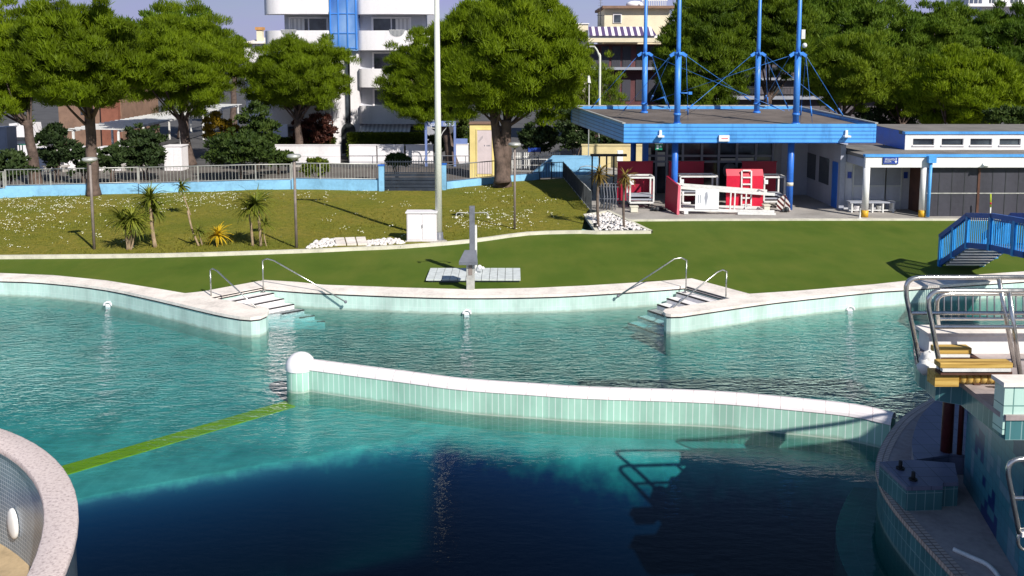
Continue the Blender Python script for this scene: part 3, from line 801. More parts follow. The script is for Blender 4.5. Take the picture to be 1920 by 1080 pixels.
# rail at the right edge, lower
r=thing('ladder_rail','chrome bent ladder rail low beside the tower wall','ladder rail',Dp(1910,1000,8.9))
Y=8.6
q=[Dp(1911,1000,Y),Dp(1895,915,Y),Dp(1890,885,Y),Dp(1895,868,Y),Dp(1912,861,Y),Dp(1945,860,Y),Dp(1990,862,Y)]
MB().tube(smooth_path(q,4),.026,8).build('top_tube','rail_chrome',r)
MB().tube([Dp(1899,934,Y),Dp(1990,934,Y)],.022,8).build('middle_tube','rail_chrome',r)
c=Dp(1921,1012,Y); MB().tube([c+Vector((.07*math.cos(a),0,.11*math.sin(a))) for a in [2*PI*i/16 for i in range(16)]],.018,8,False,True).build('end_ring','rail_chrome',r)
MB().bar(Dp(1911,1000,Y),Dp(1911,1000,Y)+Vector((.9,.25,0)),.08,.05).build('wall_bracket','white_metal',r)
# ================================================================== FOOTBRIDGE
br=thing('footbridge','blue arched metal footbridge with stairs rising from the turf','footbridge',(13.9,24,0))
XL,XR=13.52,14.85
prof=[(26.5,.04),(25.0,1.0),(23.7,1.22),(22.1,1.36),(20.2,1.40),(18,1.3),(16,1.1),(14.2,.6)]
def zb(y):
    for i in range(len(prof)-1):
        (a,za),(b_,zb_)=prof[i],prof[i+1]
        if b_<=y<=a: return za+(zb_-za)*(a-y)/(a-b_)
    return prof[-1][1]
for X,nm in ((XL,'railing'),(XR,'railing')):
    m=MB()
    for i in range(len(prof)-1):
        a,b_=prof[i],prof[i+1]
        m.bar((X,a[0]+.02,a[1]),(X,b_[0]-.02,b_[1]),.07,.16); 
        m.bar((X,a[0]+.02,a[1]+.90),(X,b_[0]-.02,b_[1]+.90),.09,.14)
        m.bar((X,a[0],a[1]+.79),(X,b_[0],b_[1]+.79),.03,.03)
    rr=m.build(nm,'bridge_blue',br)
    for y in (26.46,25.72,24.95,23.75,22.6,21.4,20.2,18.9,17.6,16.2,14.4):
        z=zb(y); MB().box((X-.05,y-.05,z-.1),(X+.05,y+.05,z+.86)).build('post','bridge_post_blue',rr)
    m=MB(); y=26.4
    while y>14.4:
        z=zb(y); m.box((X-.012,y-.012,z+.05),(X+.012,y+.012,z+.84)); y-=.105
    m.build('bar_panel','bridge_post_blue',rr)
for k in range(7):
    y=26.3-k*.2; z=.14+k*.13
    m=MB(); m.box((XL+.05,y-.14,z-.03),(XR-.05,y+.12,z)); td=m.build('tread','dark_metal',br); MB().box((XL+.05,y-.155,z-.035),(XR-.05,y-.141,z+.002)).build('nosing','white_metal',td)
m=MB()
for i in range(1,len(prof)-1):
    a,b_=prof[i],prof[i+1]; m.bar(((XL+XR)/2,a[0],a[1]),((XL+XR)/2,b_[0],b_[1]),XR-XL-.12,.07)
m.build('deck','grey_metal',br)
# ================================================================== GROUND SHEETS
SZ=-1.2      # street level beyond the fence
kerb=[G(x,y) for x,y in ((-700,487),(-250,486),(0,485),(300,482),(560,474),(660,469.5),(760,465),(880,455),(990,440.5),(1090,437.5),(1120,438.5),(1220,437.5))]
kerb_s=smooth_path(kerb[:10],3)+kerb[10:]
ter_front=[G(1172,414.5),G(1300,413.5),G(1500,413),(G(1800,413)),G(2400,413.5)]
t0=ter_front[0]; corner=kerb[-1]
fence_pts=[(-300,392),(-60,380),(11,371),(178,367),(259,365),(480,358),(714,359.5),(838,356),(930,346),(1000,340),(1060,337)]
fence=[G(x,y) for x,y in fence_pts]
# turf: between the pool coping and the kerb / terrace
poly=[(p.x,p.y) for p in outer]+[(60,outer[-1].y),(60,ter_front[-1].y)]+[(p.x,p.y) for p in ter_front[::-1]]+[(corner.x,corner.y)]+[(p.x,p.y) for p in kerb_s[::-1][1:]]+[(-60,kerb_s[0].y),(-60,outer[0].y)]
m=MB(); m.sheet(poly,0.0); o=struct('turf',m,'turf')
# raised lawn with gentle swell
dv_edge=[G(1097,405),G(1075,390)]
lawn=[(p.x,p.y) for p in kerb_s[:-2]]+[(G(1097,406).x,G(1097,406).y),(G(1105,392).x,G(1105,392).y),(G(1060,337).x,G(1060,337).y)]+[(p.x,p.y+.3) for p in fence[::-1][1:]]
from mathutils.geometry import delaunay_2d_cdt
def gridded(poly,step,zf):
    P=[Vector((p[0],p[1])) for p in poly]
    # resample the outline and fill with a jittered grid
    out=[]
    for i in range(len(P)):
        a,b=P[i],P[(i+1)%len(P)]; k=max(1,int((b-a).length/step))
        for j in range(k): out.append(a+(b-a)*j/k)
    xs=[p.x for p in P]; ys=[p.y for p in P]
    def inside(q):
        c=False; n=len(P)
        for i in range(n):
            a,b=P[i],P[i-1]
            if (a.y>q.y)!=(b.y>q.y) and q.x<(b.x-a.x)*(q.y-a.y)/(b.y-a.y)+a.x: c=not c
        return c
    pts=list(out); rg=random.Random(1)
    y=min(ys)
    while y<max(ys):
        x=min(xs)
        while x<max(xs):
            q=Vector((x+rg.uniform(-.2,.2)*step,y+rg.uniform(-.2,.2)*step))
            if inside(q) and min((q-o_).length for o_ in out)>step*.5: pts.append(q)
            x+=step
        y+=step
    n=len(out)
    v,e,f,_,_,_=delaunay_2d_cdt(pts,[(i,(i+1)%n) for i in range(n)],[list(range(n))],1,1e-5)
    m=MB(); m.addv([(p.x,p.y,zf(p)) for p in v])
    for q in f: m.face(q,None,True)
    return m,inside
def lawn_z(p):
    return .04+.07*math.sin(p.x*.31+1)*math.sin(p.y*.42)+.04*math.sin(p.x*.9+p.y*.7)*min(1,max(0,(p.y-26)/4))
mw,inlawn=gridded(lawn,1.0,lambda p:.05+.04*math.sin(p.x*.5+1)*math.sin(p.y*.6)+.02*math.sin(p.x*1.7+p.y*1.3))
struct('lawn',mw,'lawn')
# terrace
tp=[(p.x,p.y) for p in ter_front]+[(60,52),(3.0,52),(G(1060,330).x,46),(G(1105,392).x,G(1105,392).y),(G(1140,399).x,G(1140,399).y)]
m=MB(); m.prism(tp,-.2,.012); struct('terrace',m,'terrace_paving')
# street and far ground, embankment under the fence
m=MB(); m.sheet([(-60,43),(60,43),(60,70),(-60,70)],SZ+.004) if False else None
m=MB()
m.quad((-2500,44.2,SZ),(2500,44.2,SZ),(2500,3000,SZ),(-2500,3000,SZ)); struct('street_ground',m,'asphalt')
m=MB(); m.quad((-32,44.5,SZ+.004),(2.5,44.5,SZ+.004),(2.5,62,SZ+.004),(-32,62,SZ+.004)); struct('pavement',m,'street_paving')
# outer ground round the pool plot (beside and behind the camera)
m=MB()
m.quad((-2500,-800,-.02),(-38,-800,-.02),(-38,44.0,-.02),(-2500,44.0,-.02))
m.quad((38,-800,-.02),(2500,-800,-.02),(2500,52,-.02),(38,52,-.02))
m.quad((-38,-800,-.02),(38,-800,-.02),(38,1.5,-.02),(-38,1.5,-.02))
m.quad((-38,26,-.025),(-15,26,-.025),(-15,44.0,-.025),(-38,44.0,-.025))
struct('ground',m,'asphalt')
# kerbs
m=MB()
def kerb_line(m,pts,w,h):
    a=offset_path(pts,-w/2); b_=offset_path(pts,w/2)
    m.strip([Z(p,h) for p in a],[Z(p,h) for p in b_]); m.strip([Z(p,-.02) for p in a],[Z(p,h) for p in a]); m.strip([Z(p,-.02) for p in b_],[Z(p,h) for p in b_])
kerb_line(m,[Z(p,0) for p in kerb_s],.16,.11)
kerb_line(m,[G(1220,437.5),G(1140,399)],.16,.11)
kerb_line(m,[G(1120,438),G(1097,406),G(1140,399)],.14,.10)
kerb_line(m,[Z(p,0) for p in ter_front],.20,.06)
struct('kerb',m,'kerb_stone')
# gravel beds of white stones
def gravel(poly,count,seed,size):
    rg=random.Random(seed); m=MB(); P=[Vector((p.x,p.y)) for p in poly]
    xs=[p.x for p in P]; ys=[p.y for p in P]; k=0
    while k<count:
        q=Vector((rg.uniform(min(xs),max(xs)),rg.uniform(min(ys),max(ys))))
        c=False
        for i in range(len(P)):
            a,b_=P[i],P[i-1]
            if (a.y>q.y)!=(b_.y>q.y) and q.x<(b_.x-a.x)*(q.y-a.y)/(b_.y-a.y)+a.x: c=not c
        if not c: continue
        r=rg.uniform(.6,1.3)*size; st=len(m.v)
        m.sphere((q.x,q.y,.06+rg.uniform(0,.06)),r,6,4,(rg.uniform(.7,1.4),rg.uniform(.7,1.3),.7))
        for j in range(st,len(m.v)): m.v[j]=m.v[j]+Vector((rg.uniform(-.2,.2),rg.uniform(-.2,.2),rg.uniform(-.2,.2)))*r
        k+=1
    return m
g1=[G(572,471),G(632,467),G(628,452),G(592,458)]
o=gravel(g1,150,1,.07).build('gravel','stone_white'); tag(o,'white stones piled left of the square slab by the kerb','gravel',None,'stuff')
g1=[G(688,466),G(760,461),G(744,452),G(690,457)]
o=gravel(g1,130,2,.07).build('gravel','stone_white'); tag(o,'white stones piled between the square slab and the white cabinet','gravel',None,'stuff')
g1=[G(1100,408),G(1122,435),G(1210,435),G(1140,403)]
o=gravel(g1,420,3,.06).build('gravel','stone_white'); tag(o,'white stones in the triangular bed under the brown palms','gravel',None,'stuff')
m=MB()
sq=[G(630,466),G(690,464),G(686,451),G(626,453)]
for i in range(3):
    for j in range(2):
        f=lambda u,v:(sq[0]*(1-u)+sq[1]*u)*(1-v)+(sq[3]*(1-u)+sq[2]*u)*v
        e=.02
        m.prism([f(i/3+e,j/2+e),f((i+1)/3-e,j/2+e),f((i+1)/3-e,(j+1)/2-e),f(i/3+e,(j+1)/2-e)],.0,.15)
solo('stone_slab',m,'coping_stone','square cover of six pale slabs between two heaps of white stones','stone slab')
# daisies in the lawn
rg=np.random.default_rng(5); m=MB(); cnt=0
def daisy_patch(px0,px1,py0,py1,n):
    global cnt
    for _ in range(int(n*.28)):
        cxp=rg.uniform(px0,px1); cyp=rg.uniform(py0,py1)
        for k in range(rg.integers(1,5)):
            q=G(cxp+rg.normal(0,4),cyp+rg.normal(0,1.0))
            if not inlawn(Vector((q.x,q.y))): continue
            s=rg.uniform(.010,.021); z=.10+rg.uniform(0,.05)
            m.quad((q.x-s,q.y-s,z),(q.x+s,q.y-s,z),(q.x+s,q.y+s,z+s*.8),(q.x-s,q.y+s,z+s*.8)); cnt+=1
daisy_patch(0,270,374,396,420); daisy_patch(0,130,388,440,260); daisy_patch(0,250,400,470,160); daisy_patch(300,450,366,384,300); daisy_patch(290,470,384,402,120)
daisy_patch(450,720,360,380,90); daisy_patch(840,1000,400,435,280); daisy_patch(900,1050,370,430,170); daisy_patch(560,800,380,450,90); daisy_patch(870,960,350,372,60)
o=m.build('daisies','daisy_white'); tag(o,'white daisies scattered over the lawn','daisies',None,'stuff')
# tufts of grass
rgn=np.random.default_rng(8); V=[];Fc=[]
for _ in range(6000):
    q=G(rgn.uniform(-60,1110),rgn.uniform(345,484)**1.0)
    if not inlawn(Vector((q.x,q.y))): continue
    for k in range(3):
        a=rgn.uniform(0,2*PI); l=rgn.uniform(.05,.11); w_=.014
        b0=np.array([q.x+rgn.normal(0,.05),q.y+rgn.normal(0,.05),.03]); d=np.array([math.cos(a)*.5,math.sin(a)*.5,1])*l; sd_=np.array([-math.sin(a),math.cos(a),0])*w_
        i=len(V); V+= [b0-sd_,b0+sd_,b0+d]; Fc.append((i,i+1,i+2))
me=bpy.data.meshes.new('grass'); me.from_pydata([tuple(v) for v in V],[],Fc); me.materials.append(M['shrub_leaf'] if False else M['lawn'])
o=bpy.data.objects.new('grass',me); COL.objects.link(o); tag(o,'short tufts of grass on the lawn','grass',None,'stuff')

# ================================================================== LAWN FURNITURE
# tall floodlight mast
q=G(823,453); m=MB()
root=thing('light_mast','tall off-white mast rising out of the picture beside the white cabinet','mast',q)
MB().tube([q,q+Vector((0,0,4)),q+Vector((0,0,9.4))],[.125,.115,.085],16).build('shaft','pole_paint',root)
MB().lathe([(.24,0),(.24,.06),(.16,.10),(.15,.34),(.136,.36)],q,16).build('base_collar','grey_metal',root)
MB().cbox(q+Vector((.02,-.30,.04)),(.55,.4,.08)).build('footing','concrete',root)
MB().box((q.x-.6,q.y-.08,9.35),(q.x+.6,q.y+.08,9.5)).build('lamp_bar','grey_metal',root)
# cabinet
a=G(763,457); c=G(819,455.5)
root=thing('electric_cabinet','white two-door electrical cabinet on the lawn beside the tall mast','cabinet',(a+c)/2)
H=1.10; dep=.5
W_=c.x-a.x
m=MB(); m.box((a.x,a.y,.10),(c.x,a.y+dep,H)); m.build('body','cabinet_paint',root,bevel=.012)
m=MB(); m.box((a.x-.04,a.y-.05,H),(c.x+.04,a.y+dep+.05,H+.035)); m.build('lid','cabinet_paint',root)
for i in range(2):
    m=MB(); m.box((a.x+.03+i*W_*.5,a.y-.018,.15),(a.x+W_*.5*(i+1)-.02,a.y-.001,H-.04)); d=m.build('door','cabinet_paint',root,bevel=.005)
m=MB(); m.box((a.x+W_*.52,a.y-.04,.58),(a.x+W_*.54,a.y-.019,.70)); m.build('handle','grey_metal',root)
m=MB(); m.box((a.x-.06,a.y-.08,.0),(c.x+.06,a.y+dep+.06,.10)); m.build('plinth','concrete',root)
# lamp posts
def lamp(px,pyb,pyt,lab,lean=0):
    q=G(px,pyb); s=F/q.y; Ht=(pyb-pyt)/s/1.0
    root=thing('lamp_post',lab,'lamp post',q,'slim lamp posts on the lawn')
    t=q+Vector((lean,0,Ht))
    MB().tube([q,t],[.05,.042],10).build('post','lamp_metal',root)
    m=MB(); m.lathe([(.045,-.16),(.10,-.12),(.22,-.06),(.24,-.04),(.24,.02),(.20,.05),(.001,.07)],t,20); m.build('lamp_head','galvanised',root)
    return root
lamp(177,470,294,'slim lamp post with flat grey head in front of the straight pine trunk')
lamp(556,468,288,'slim lamp post with flat grey head in front of the small umbrella pine')
lamp(965,432,267,'slim lamp post with flat grey head to the right of the big forked pine trunk')
# shower with slatted platform
q=G(886,517)
root=thing('shower','grey shower column with two side arms behind the lectern','shower',q)
MB().box((q.x-.085,q.y-.09,0),(q.x+.075,q.y+.09,2.13)).build('column','grey_metal',root,bevel=.01)
MB().box((q.x+.078,q.y-.08,.02),(q.x+.14,q.y+.08,1.55)).build('side_pipe','white_metal',root,bevel=.01)
for sgn in (-1,1):
    m=MB(); zz=1.92; m.tube(smooth_path([(q.x,q.y,zz),(q.x+sgn*.35,q.y-.04,zz+.02),(q.x+sgn*.46,q.y-.05,zz),(q.x+sgn*.48,q.y-.05,zz-.10)],3),.016,8)
    ar=m.build('shower_arm','cabin_yellow' if False else 'galvanised',root)
    m=MB(); m.lathe([(.02,.0),(.06,-.04),(.055,-.05),(0,-.05)],(q.x+sgn*.48,q.y-.05,zz-.09),12); m.build('shower_head','kerb_stone',ar)
m=MB(); m.sphere((q.x+.22,q.y-.14,.30),.07,10,6); m.sphere((q.x+.32,q.y-.14,.27),.05,10,6); m.build('tap','white_plaster',root)
a=G(799,524,.1); c=G(977,523,.1)
root=thing('slatted_platform','low pale slatted platform under the shower, crossing behind the lectern','platform',(a+c)/2)
yb=G(900,503,.1).y; ya=a.y
for i in range(12):
    x0=a.x+(c.x-a.x)*i/12; x1=a.x+(c.x-a.x)*(i+1)/12-.015
    m=MB(); m.box((x0,ya,.065),(x1,yb,.11)); m.build('slat','deck_board',root)
m=MB()
for y in (ya+.1,(ya+yb)/2,yb-.1): m.box((a.x+.05,y-.03,.0),(c.x-.05,y+.03,.063))
m.build('bearer','grey_metal',root)
# lectern by the coping
q=G(882,543.5)
root=thing('lectern_post','grey lectern post with tilted dark panel at the pool coping','lectern',q)
MB().box((q.x-.11,q.y-.09,0),(q.x+.12,q.y+.09,.90)).build('post','galvanised',root,bevel=.012)
p0=G(862,490); 
m=MB(); hw=.27; z0,z1=.86,1.08; y0,y1=q.y-.24,q.y+.20
m.hexa([Vector((q.x-hw-.04,y0,z0-.09)),Vector((q.x+hw-.05,y0,z0-.09)),Vector((q.x+hw-.08,y1,z0-.05)),Vector((q.x-hw+.06,y1,z0-.05)),
        Vector((q.x-hw-.04,y0,z0+.02)),Vector((q.x+hw-.05,y0,z0+.02)),Vector((q.x+hw-.10,y1,z1+.03)),Vector((q.x-hw+.10,y1,z1+.03))])
m.build('panel','grey_metal',root,bevel=.01)
m=MB(); m.box((q.x-.05,q.y-.093-.01,.45),(q.x+.06,q.y-.0915,.78)); m.build('access_plate','lamp_metal',root)
# ---- cordylines
def palm_head(m,c,n,L,W,rg,droop=.8,up=1.0,low=-.5):
    for i in range(n):
        az=rg.uniform(0,2*PI); el=rg.uniform(low,1.25)*up
        l=L*rg.uniform(.7,1.15); h=Vector((math.cos(az),math.sin(az),0)); sd_=Vector((-math.sin(az),math.cos(az),0))
        P_=[];seg=4; p=Vector(c); e=el
        for k in range(seg+1):
            P_.append(Vector(p)); p=p+(h*math.cos(e)+Vector((0,0,math.sin(e))))*(l/seg); e-=droop*rg.uniform(.2,.45)
        ws=[.5,1,.85,.5,.06]
        a=m.addv([P_[k]-sd_*W*ws[k]*.5 for k in range(seg+1)]); b_=m.addv([P_[k]+sd_*W*ws[k]*.5+Vector((0,0,.01)) for k in range(seg+1)])
        for k in range(seg): m.face((a+k,a+k+1,b_+k+1,b_+k),None,True)
def cordyline(stems,lab,leaf='palm_leaf',trunk='palm_trunk',n=110,L=.80,name='cordyline',base=None,W=.055,low=-.6,dead=0):
    q=G(*base); rg=random.Random(int(base[0]*7+base[1]))
    root=thing(name,lab,'palm',q)
    for (bx_,by_,tx,ty,r,hn) in stems:
        b_=G(bx_,by_); t=Dp(tx,ty,b_.y+rg.uniform(-.1,.1))
        mid=(b_+t)/2+Vector((rg.uniform(-.06,.06),0,0))
        MB().tube(smooth_path([b_,mid,t],4),[r*1.25]+[r]*7+[r*.9],8).build('trunk',trunk,root)
        m=MB(); palm_head(m,t,int(n*hn),L*(.6+.4*hn),W,rg,low=low); m.build('leaf_head',leaf,root)
        if dead:
            m=MB(); palm_head(m,t-Vector((0,0,.08)),dead,L*.9,W*.8,rg,droop=1.0,up=1.0,low=-1.3); 
            m.build('dead_leaf_skirt','old_leaf',root)
cordyline([(240,470,229,414,.05,.8),(241,470,247,412,.05,1),(245,470,255,424,.035,.5)],'three-stemmed green cordyline nearest the left lamp post','palm_leaf',base=(241,470))
cordyline([(290,464,282,374,.05,1.1),(293,464,287,395,.04,.6)],'tall green cordyline with two thin stems, second from the left lamp post',base=(291,464))
cordyline([(373,462,352,395,.035,.0),(358,405,339,350,.025,.55),(379,461,372,432,.03,.35)],'thin leaning cordyline sapling with small head against the blue wall',base=(375,462),L=.6)
cordyline([(408,462,408,441,.04,1.0)],'small yellow-leaved cordyline close to the ground','agave_leaf',base=(408,462),name='yellow_cordyline',L=.55,n=80)
cordyline([(474,463,467,392,.045,.9),(489,463,481,384,.05,1.2),(500,463,497,420,.02,.25)],'green cordyline with two slim bare trunks, near the middle lamp post',base=(482,463),L=.8)
cordyline([(1122,428,1123,327,.055,1.0)],'brown withered palm in the gravel bed, nearer the lawn','dry_palm_leaf','twig',base=(1122,428),name='withered_palm',L=.62,n=70,dead=40,low=-.9)
cordyline([(1170,430,1172,332,.05,.9)],'brown withered palm in the gravel bed, nearer the terrace corner','dry_palm_leaf','twig',base=(1170,430),name='withered_palm',L=.58,n=60,dead=36,low=-.9)
# small garden lamp in gravel
q=G(1116,431); m=MB(); m.tube([q,q+Vector((0,0,.22))],.06,10); m.tube([q+Vector((0,0,.22)),q+Vector((0,0,.26))],.08,10); solo('garden_lamp',m,'black_rubber','short black garden lamp in the gravel bed','garden lamp')
# ================================================================== FENCES
def fence_run(px,hz,rail_h,lab_w,lab_r,thick=.22,wallmat='wall_blue',railmat='galvanised',gap=.16):
    P=[G(x,y) for x,y in px]
    if lab_w:
        m=MB(); a=offset_path(P,0); b_=offset_path(P,thick)
        m.strip([Z(p,SZ) for p in b_],[Z(p,hz) for p in b_]); m.strip([Z(p,-.1) for p in a],[Z(p,hz) for p in a]); m.strip([Z(p,hz) for p in a],[Z(p,hz) for p in b_])
        m.quad(Z(a[0],-.1),Z(b_[0],-.1),Z(b_[0],hz),Z(a[0],hz)); m.quad(Z(a[-1],-.1),Z(b_[-1],-.1),Z(b_[-1],hz),Z(a[-1],hz))
        solo('low_wall',m,wallmat,lab_w,'wall')
    C=offset_path(P,thick*.5)
    z0=hz+.05; z1=hz+rail_h
    root=thing('metal_railing',lab_r,'railing',Z(C[0],hz))
    m=MB(); m.tube([Z(p,z1) for p in C],.028,6); m.build('top_rail',railmat,root)
    m=MB(); m.tube([Z(p,z0) for p in C],.020,6); m.build('bottom_rail',railmat,root)
    m=MB()
    for i in range(len(C)-1):
        d=C[i+1]-C[i]; n=max(2,int(d.length/gap))
        for k in range(1,n):
            p=C[i]+d*k/n; m.box((p.x-.008,p.y-.008,z0),(p.x+.008,p.y+.008,z1))
        n2=max(1,int(d.length/1.9))
        for k in range(n2+(1 if i==len(C)-2 else 0)):
            p=C[i]+d*k/n2; MB().box((p.x-.03,p.y-.03,hz),(p.x+.03,p.y+.03,z1+.02)).build('post',railmat,root)
    m.build('bar_panel',railmat,root)
fence_run([(-300,392),(-60,380),(11,371)],.45,.8,'low blue wall at the far left end of the lawn','grey bar railing at the far left end of the lawn')
fence_run([(11,371),(178,367),(259,365)],.55,.78,'low blue wall partly shaded behind the left pine trunk','grey bar railing on the partly shaded blue wall')
fence_run([(261,365),(480,358),(545,357)],.52,.80,'sunlit low blue wall behind the cordylines','grey bar railing on the sunlit blue wall behind the cordylines')
fence_run([(547,357),(600,358),(712,359.5)],.58,.80,'sunlit low blue wall left of the dark gate','grey bar railing on the blue wall left of the dark gate')
fence_run([(838,356),(930,346),(1000,340),(1012,338)],.40,.85,'low blue wall behind the big forked pine','dark grey bar railing behind the big forked pine',railmat='grey_metal')
# gate
gl_=G(716,359.5); gr=G(832,357)
root=thing('entrance_gate','dark metal gate between two blue posts at the back of the lawn','gate',(gl_+gr)/2)
for q in (gl_,gr):
    MB().box((q.x-.13,q.y-.12,-.1),(q.x+.13,q.y+.14,1.32)).build('gate_post','wall_blue',root)
    MB().box((q.x-.16,q.y-.15,1.32),(q.x+.16,q.y+.17,1.37)).build('post_cap','column_blue',root)
m=MB(); y=gl_.y+.02
for z in (.12,.30,.48,.66,.84): m.box((gl_.x+.15,y-.025,z-.075),(gr.x-.15,y+.025,z+.065))
m.build('board_panel','gate_dark',root)
m=MB(); m.box((gl_.x+.15,y-.03,.93),(gr.x-.15,y+.03,.98)); m.box((gl_.x+.15,y-.03,1.48),(gr.x-.15,y+.03,1.53)); m.build('gate_frame','gate_dark',root)
m=MB()
n=int((gr.x-gl_.x-.3)/.13)
for k in range(n+1):
    x=gl_.x+.16+k*.13; m.box((x-.011,y-.011,.98),(x+.011,y+.011,1.48+ (.12 if k%1==0 else 0)))
m.build('bar_panel','gate_dark',root)
# pebble ramp: light blue ramp wall right of the lawn
q=G(1000,338)
root=thing('ramp_wall','pale blue sloping ramp wall with curved handrail left of the pavilion','ramp',q)
Y=q.y+2.2
pp=[Dp(988,333,Y),Dp(1030,299,Y),Dp(1118,299,Y),Dp(1128,334,Y)]
m=MB(); f_=[p for p in pp]; bk=[p+Vector((.3,2.2,0)) for p in pp]
m.poly(f_); m.poly(bk[::-1])
for i in range(4): m.quad(f_[i],f_[(i+1)%4],bk[(i+1)%4],bk[i])
m.build('wall','wall_blue',root)
a=Dp(1085,322,Y-.2); m=MB(); m.tube(smooth_path([a,a+Vector((.1,0,.25)),a+Vector((.5,0,.33)),a+Vector((1.1,0,.22))],4),.025,6); m.build('handrail','galvanised',root)
# sloping railing along the right side of the lawn
PT=[G(1012,338),G(1056,336),G(1108,400)]
root=thing('mesh_railing','dark mesh railing running down the right edge of the lawn towards the terrace','railing',PT[0])
m=MB()
zt=.95
m.tube([Z(p,zt) for p in PT],.025,6); m.tube([Z(p,.12) for p in PT],.018,6); m.build('rail_frame','galvanised',root)
m=MB()
for i in range(2):
    d=PT[i+1]-PT[i]; n=max(2,int(d.length/1.1))
    for k in range(n+1):
        p=PT[i]+d*k/n; MB().box((p.x-.03,p.y-.03,0),(p.x+.03,p.y+.03,zt+.03)).build('post','dark_metal',root)
    n=int(d.length/.14)
    for k in range(n):
        p=PT[i]+d*(k+.5)/n; m.box((p.x-.009,p.y-.009,.12),(p.x+.009,p.y+.009,zt))
m.build('bar_panel','dark_metal',root)
# ================================================================== STREET SIDE
def S(x,y,z=SZ): return G(x,y,z)
# white garden walls in front of the apartment building
Yw=64.5
def white_wall(x0,x1,yt,yb,lab,Y=Yw):
    a=Dp(x0,yb,Y); c=Dp(x1,yt,Y)
    m=MB(); m.box((a.x,Y,SZ),(c.x,Y+.25,c.z)); m.box((a.x-.03,Y-.04,c.z),(c.x+.03,Y+.29,c.z+.07)); m.box((a.x+.02,Y-.02,SZ+.55),(c.x-.02,Y-.001,SZ+.60))
    solo('garden_wall',m,'white_plaster',lab,'wall')
white_wall(514,637,273,303,'white garden wall left of the blue stair tower, behind the small umbrella pine')
white_wall(655,705,273,300,'short white garden wall panel next to the arched doorway')
white_wall(708,757,273,300,'white garden wall panel in the middle, under the clipped hedge')
white_wall(761,812,273,300,'white garden wall panel behind the tall mast')
white_wall(852,878,271,300,'narrow white wall between the blue arch and the yellow cabin')
# low rail along street in front of walls
root=thing('street_railing','low dark tube railing along the street before the white garden walls','railing',Dp(650,302,61))
Y=61.0; x0=Dp(655,300,Y).x; x1=Dp(960,300,Y).x
m=MB(); m.tube([(x0,Y,SZ+.95),(x1,Y,SZ+.95)],.03,6); m.tube([(x0,Y,SZ+.5),(x1,Y,SZ+.5)],.025,6); m.build('rail','grey_metal',root)
for k in range(8):
    x=x0+(x1-x0)*k/7; MB().tube([(x,Y,SZ),(x,Y,SZ+.97)],.03,6).build('post','grey_metal',root)
root=thing('street_railing','pale tube railing before the yellow-brown wall at the street','railing',Dp(1000,300,58))
Y=57.0; x0=Dp(960,300,Y).x; x1=Dp(1090,300,Y).x
m=MB()
for z in (.35,.75,1.15): m.tube([(x0,Y,SZ+z),(x1,Y,SZ+z)],.03,6)
m.build('rail','white_metal',root)
for k in range(5):
    x=x0+(x1-x0)*k/4; MB().tube([(x,Y,SZ),(x,Y,SZ+1.18)],.035,6).build('post','white_metal',root)
root=thing('slat_fence','white upright slat fence behind the pale tube railing','fence',Dp(990,300,60))
Y=60.5; x0=Dp(962,300,Y).x; x1=Dp(1052,300,Y).x
m=MB()
n=26
for k in range(n): x=x0+(x1-x0)*k/n; m.box((x,Y,SZ+.1),(x+.07,Y+.04,SZ+1.25))
m.build('slat_panel','white_metal',root); MB().box((x0,Y+.041,SZ+.9),(x1,Y+.09,SZ+1.0)).build('rail','white_metal',root)
m=MB(); a=Dp(990,277,Y); m.box((a.x,Y-.05,a.z-.3),(a.x+.9,Y-.01,a.z)); m.build('notice','sign_blue',root)
# sand coloured wall
Y=52.0; a=Dp(1091,300,Y); c=Dp(1260,273,Y)
m=MB(); m.box((a.x,Y,SZ),(c.x,Y+.3,c.z)); m.box((a.x-.04,Y-.05,c.z),(c.x,Y+.35,c.z+.07)); solo('sand_wall',m,'sand_wall','sand-coloured wall with brown coping behind the red boards','wall')
m=MB(); a=Dp(1157,305,Y-.4); m.box((a.x,Y-.45,a.z),(a.x+.35,Y-.40,a.z+.75)); m.box((a.x+.02,Y-.47,a.z+.55),(a.x+.33,Y-.451,a.z+.73)); m.box((a.x+.14,Y-.44,SZ),(a.x+.20,Y-.40,a.z)); solo('notice_board',m,'sign_white','small white notice board in front of the sand-coloured wall','notice board')
# yellow cabin
Y=56.0; a=Dp(881,300,Y); c=Dp(929,233,Y)
root=thing('yellow_cabin','yellow cabin with pale pink door panel between the pine trunks','cabin',(a.x,Y,SZ))
m=MB(); m.box((a.x,Y,SZ),(c.x,Y+1.6,c.z)); m.build('body','cabin_yellow',root)
m=MB(); m.box((a.x-.06,Y-.08,c.z),(c.x+.06,Y+1.7,c.z+.07)); m.build('roof','terracotta',root)
p0=Dp(895,296,Y); p1=Dp(922,244,Y)
m=MB(); m.box((p0.x,Y-.03,SZ+.3),(p1.x,Y-.001,p1.z)); pn=m.build('door_panel','cabin_panel',root)
m=MB(); m.box((p0.x-.07,Y-.05,SZ+.2),(p0.x-.003,Y-.004,p1.z+.07)); m.box((p1.x+.003,Y-.05,SZ+.2),(p1.x+.07,Y-.004,p1.z+.07)); m.box((p0.x-.003,Y-.05,p1.z+.003),(p1.x+.003,Y-.004,p1.z+.07)); m.build('door_frame','cabin_yellow',root)
m=MB(); z=(p0.z+p1.z)/2-.15
for i,(dx,w_) in enumerate(((.45,.05),(.62,.05),(.70,.06),(.80,.05))): m.box((p0.x+dx,Y-.034,z),(p0.x+dx+w_,Y-.0305,z+.09))
for i in range(4): m.box((p0.x+.1+.07*i,Y-.034,z+.25+.09*i),(p0.x+.13+.07*i,Y-.0305,z+.42+.09*i))
m.build('graffiti','grey_metal',root)
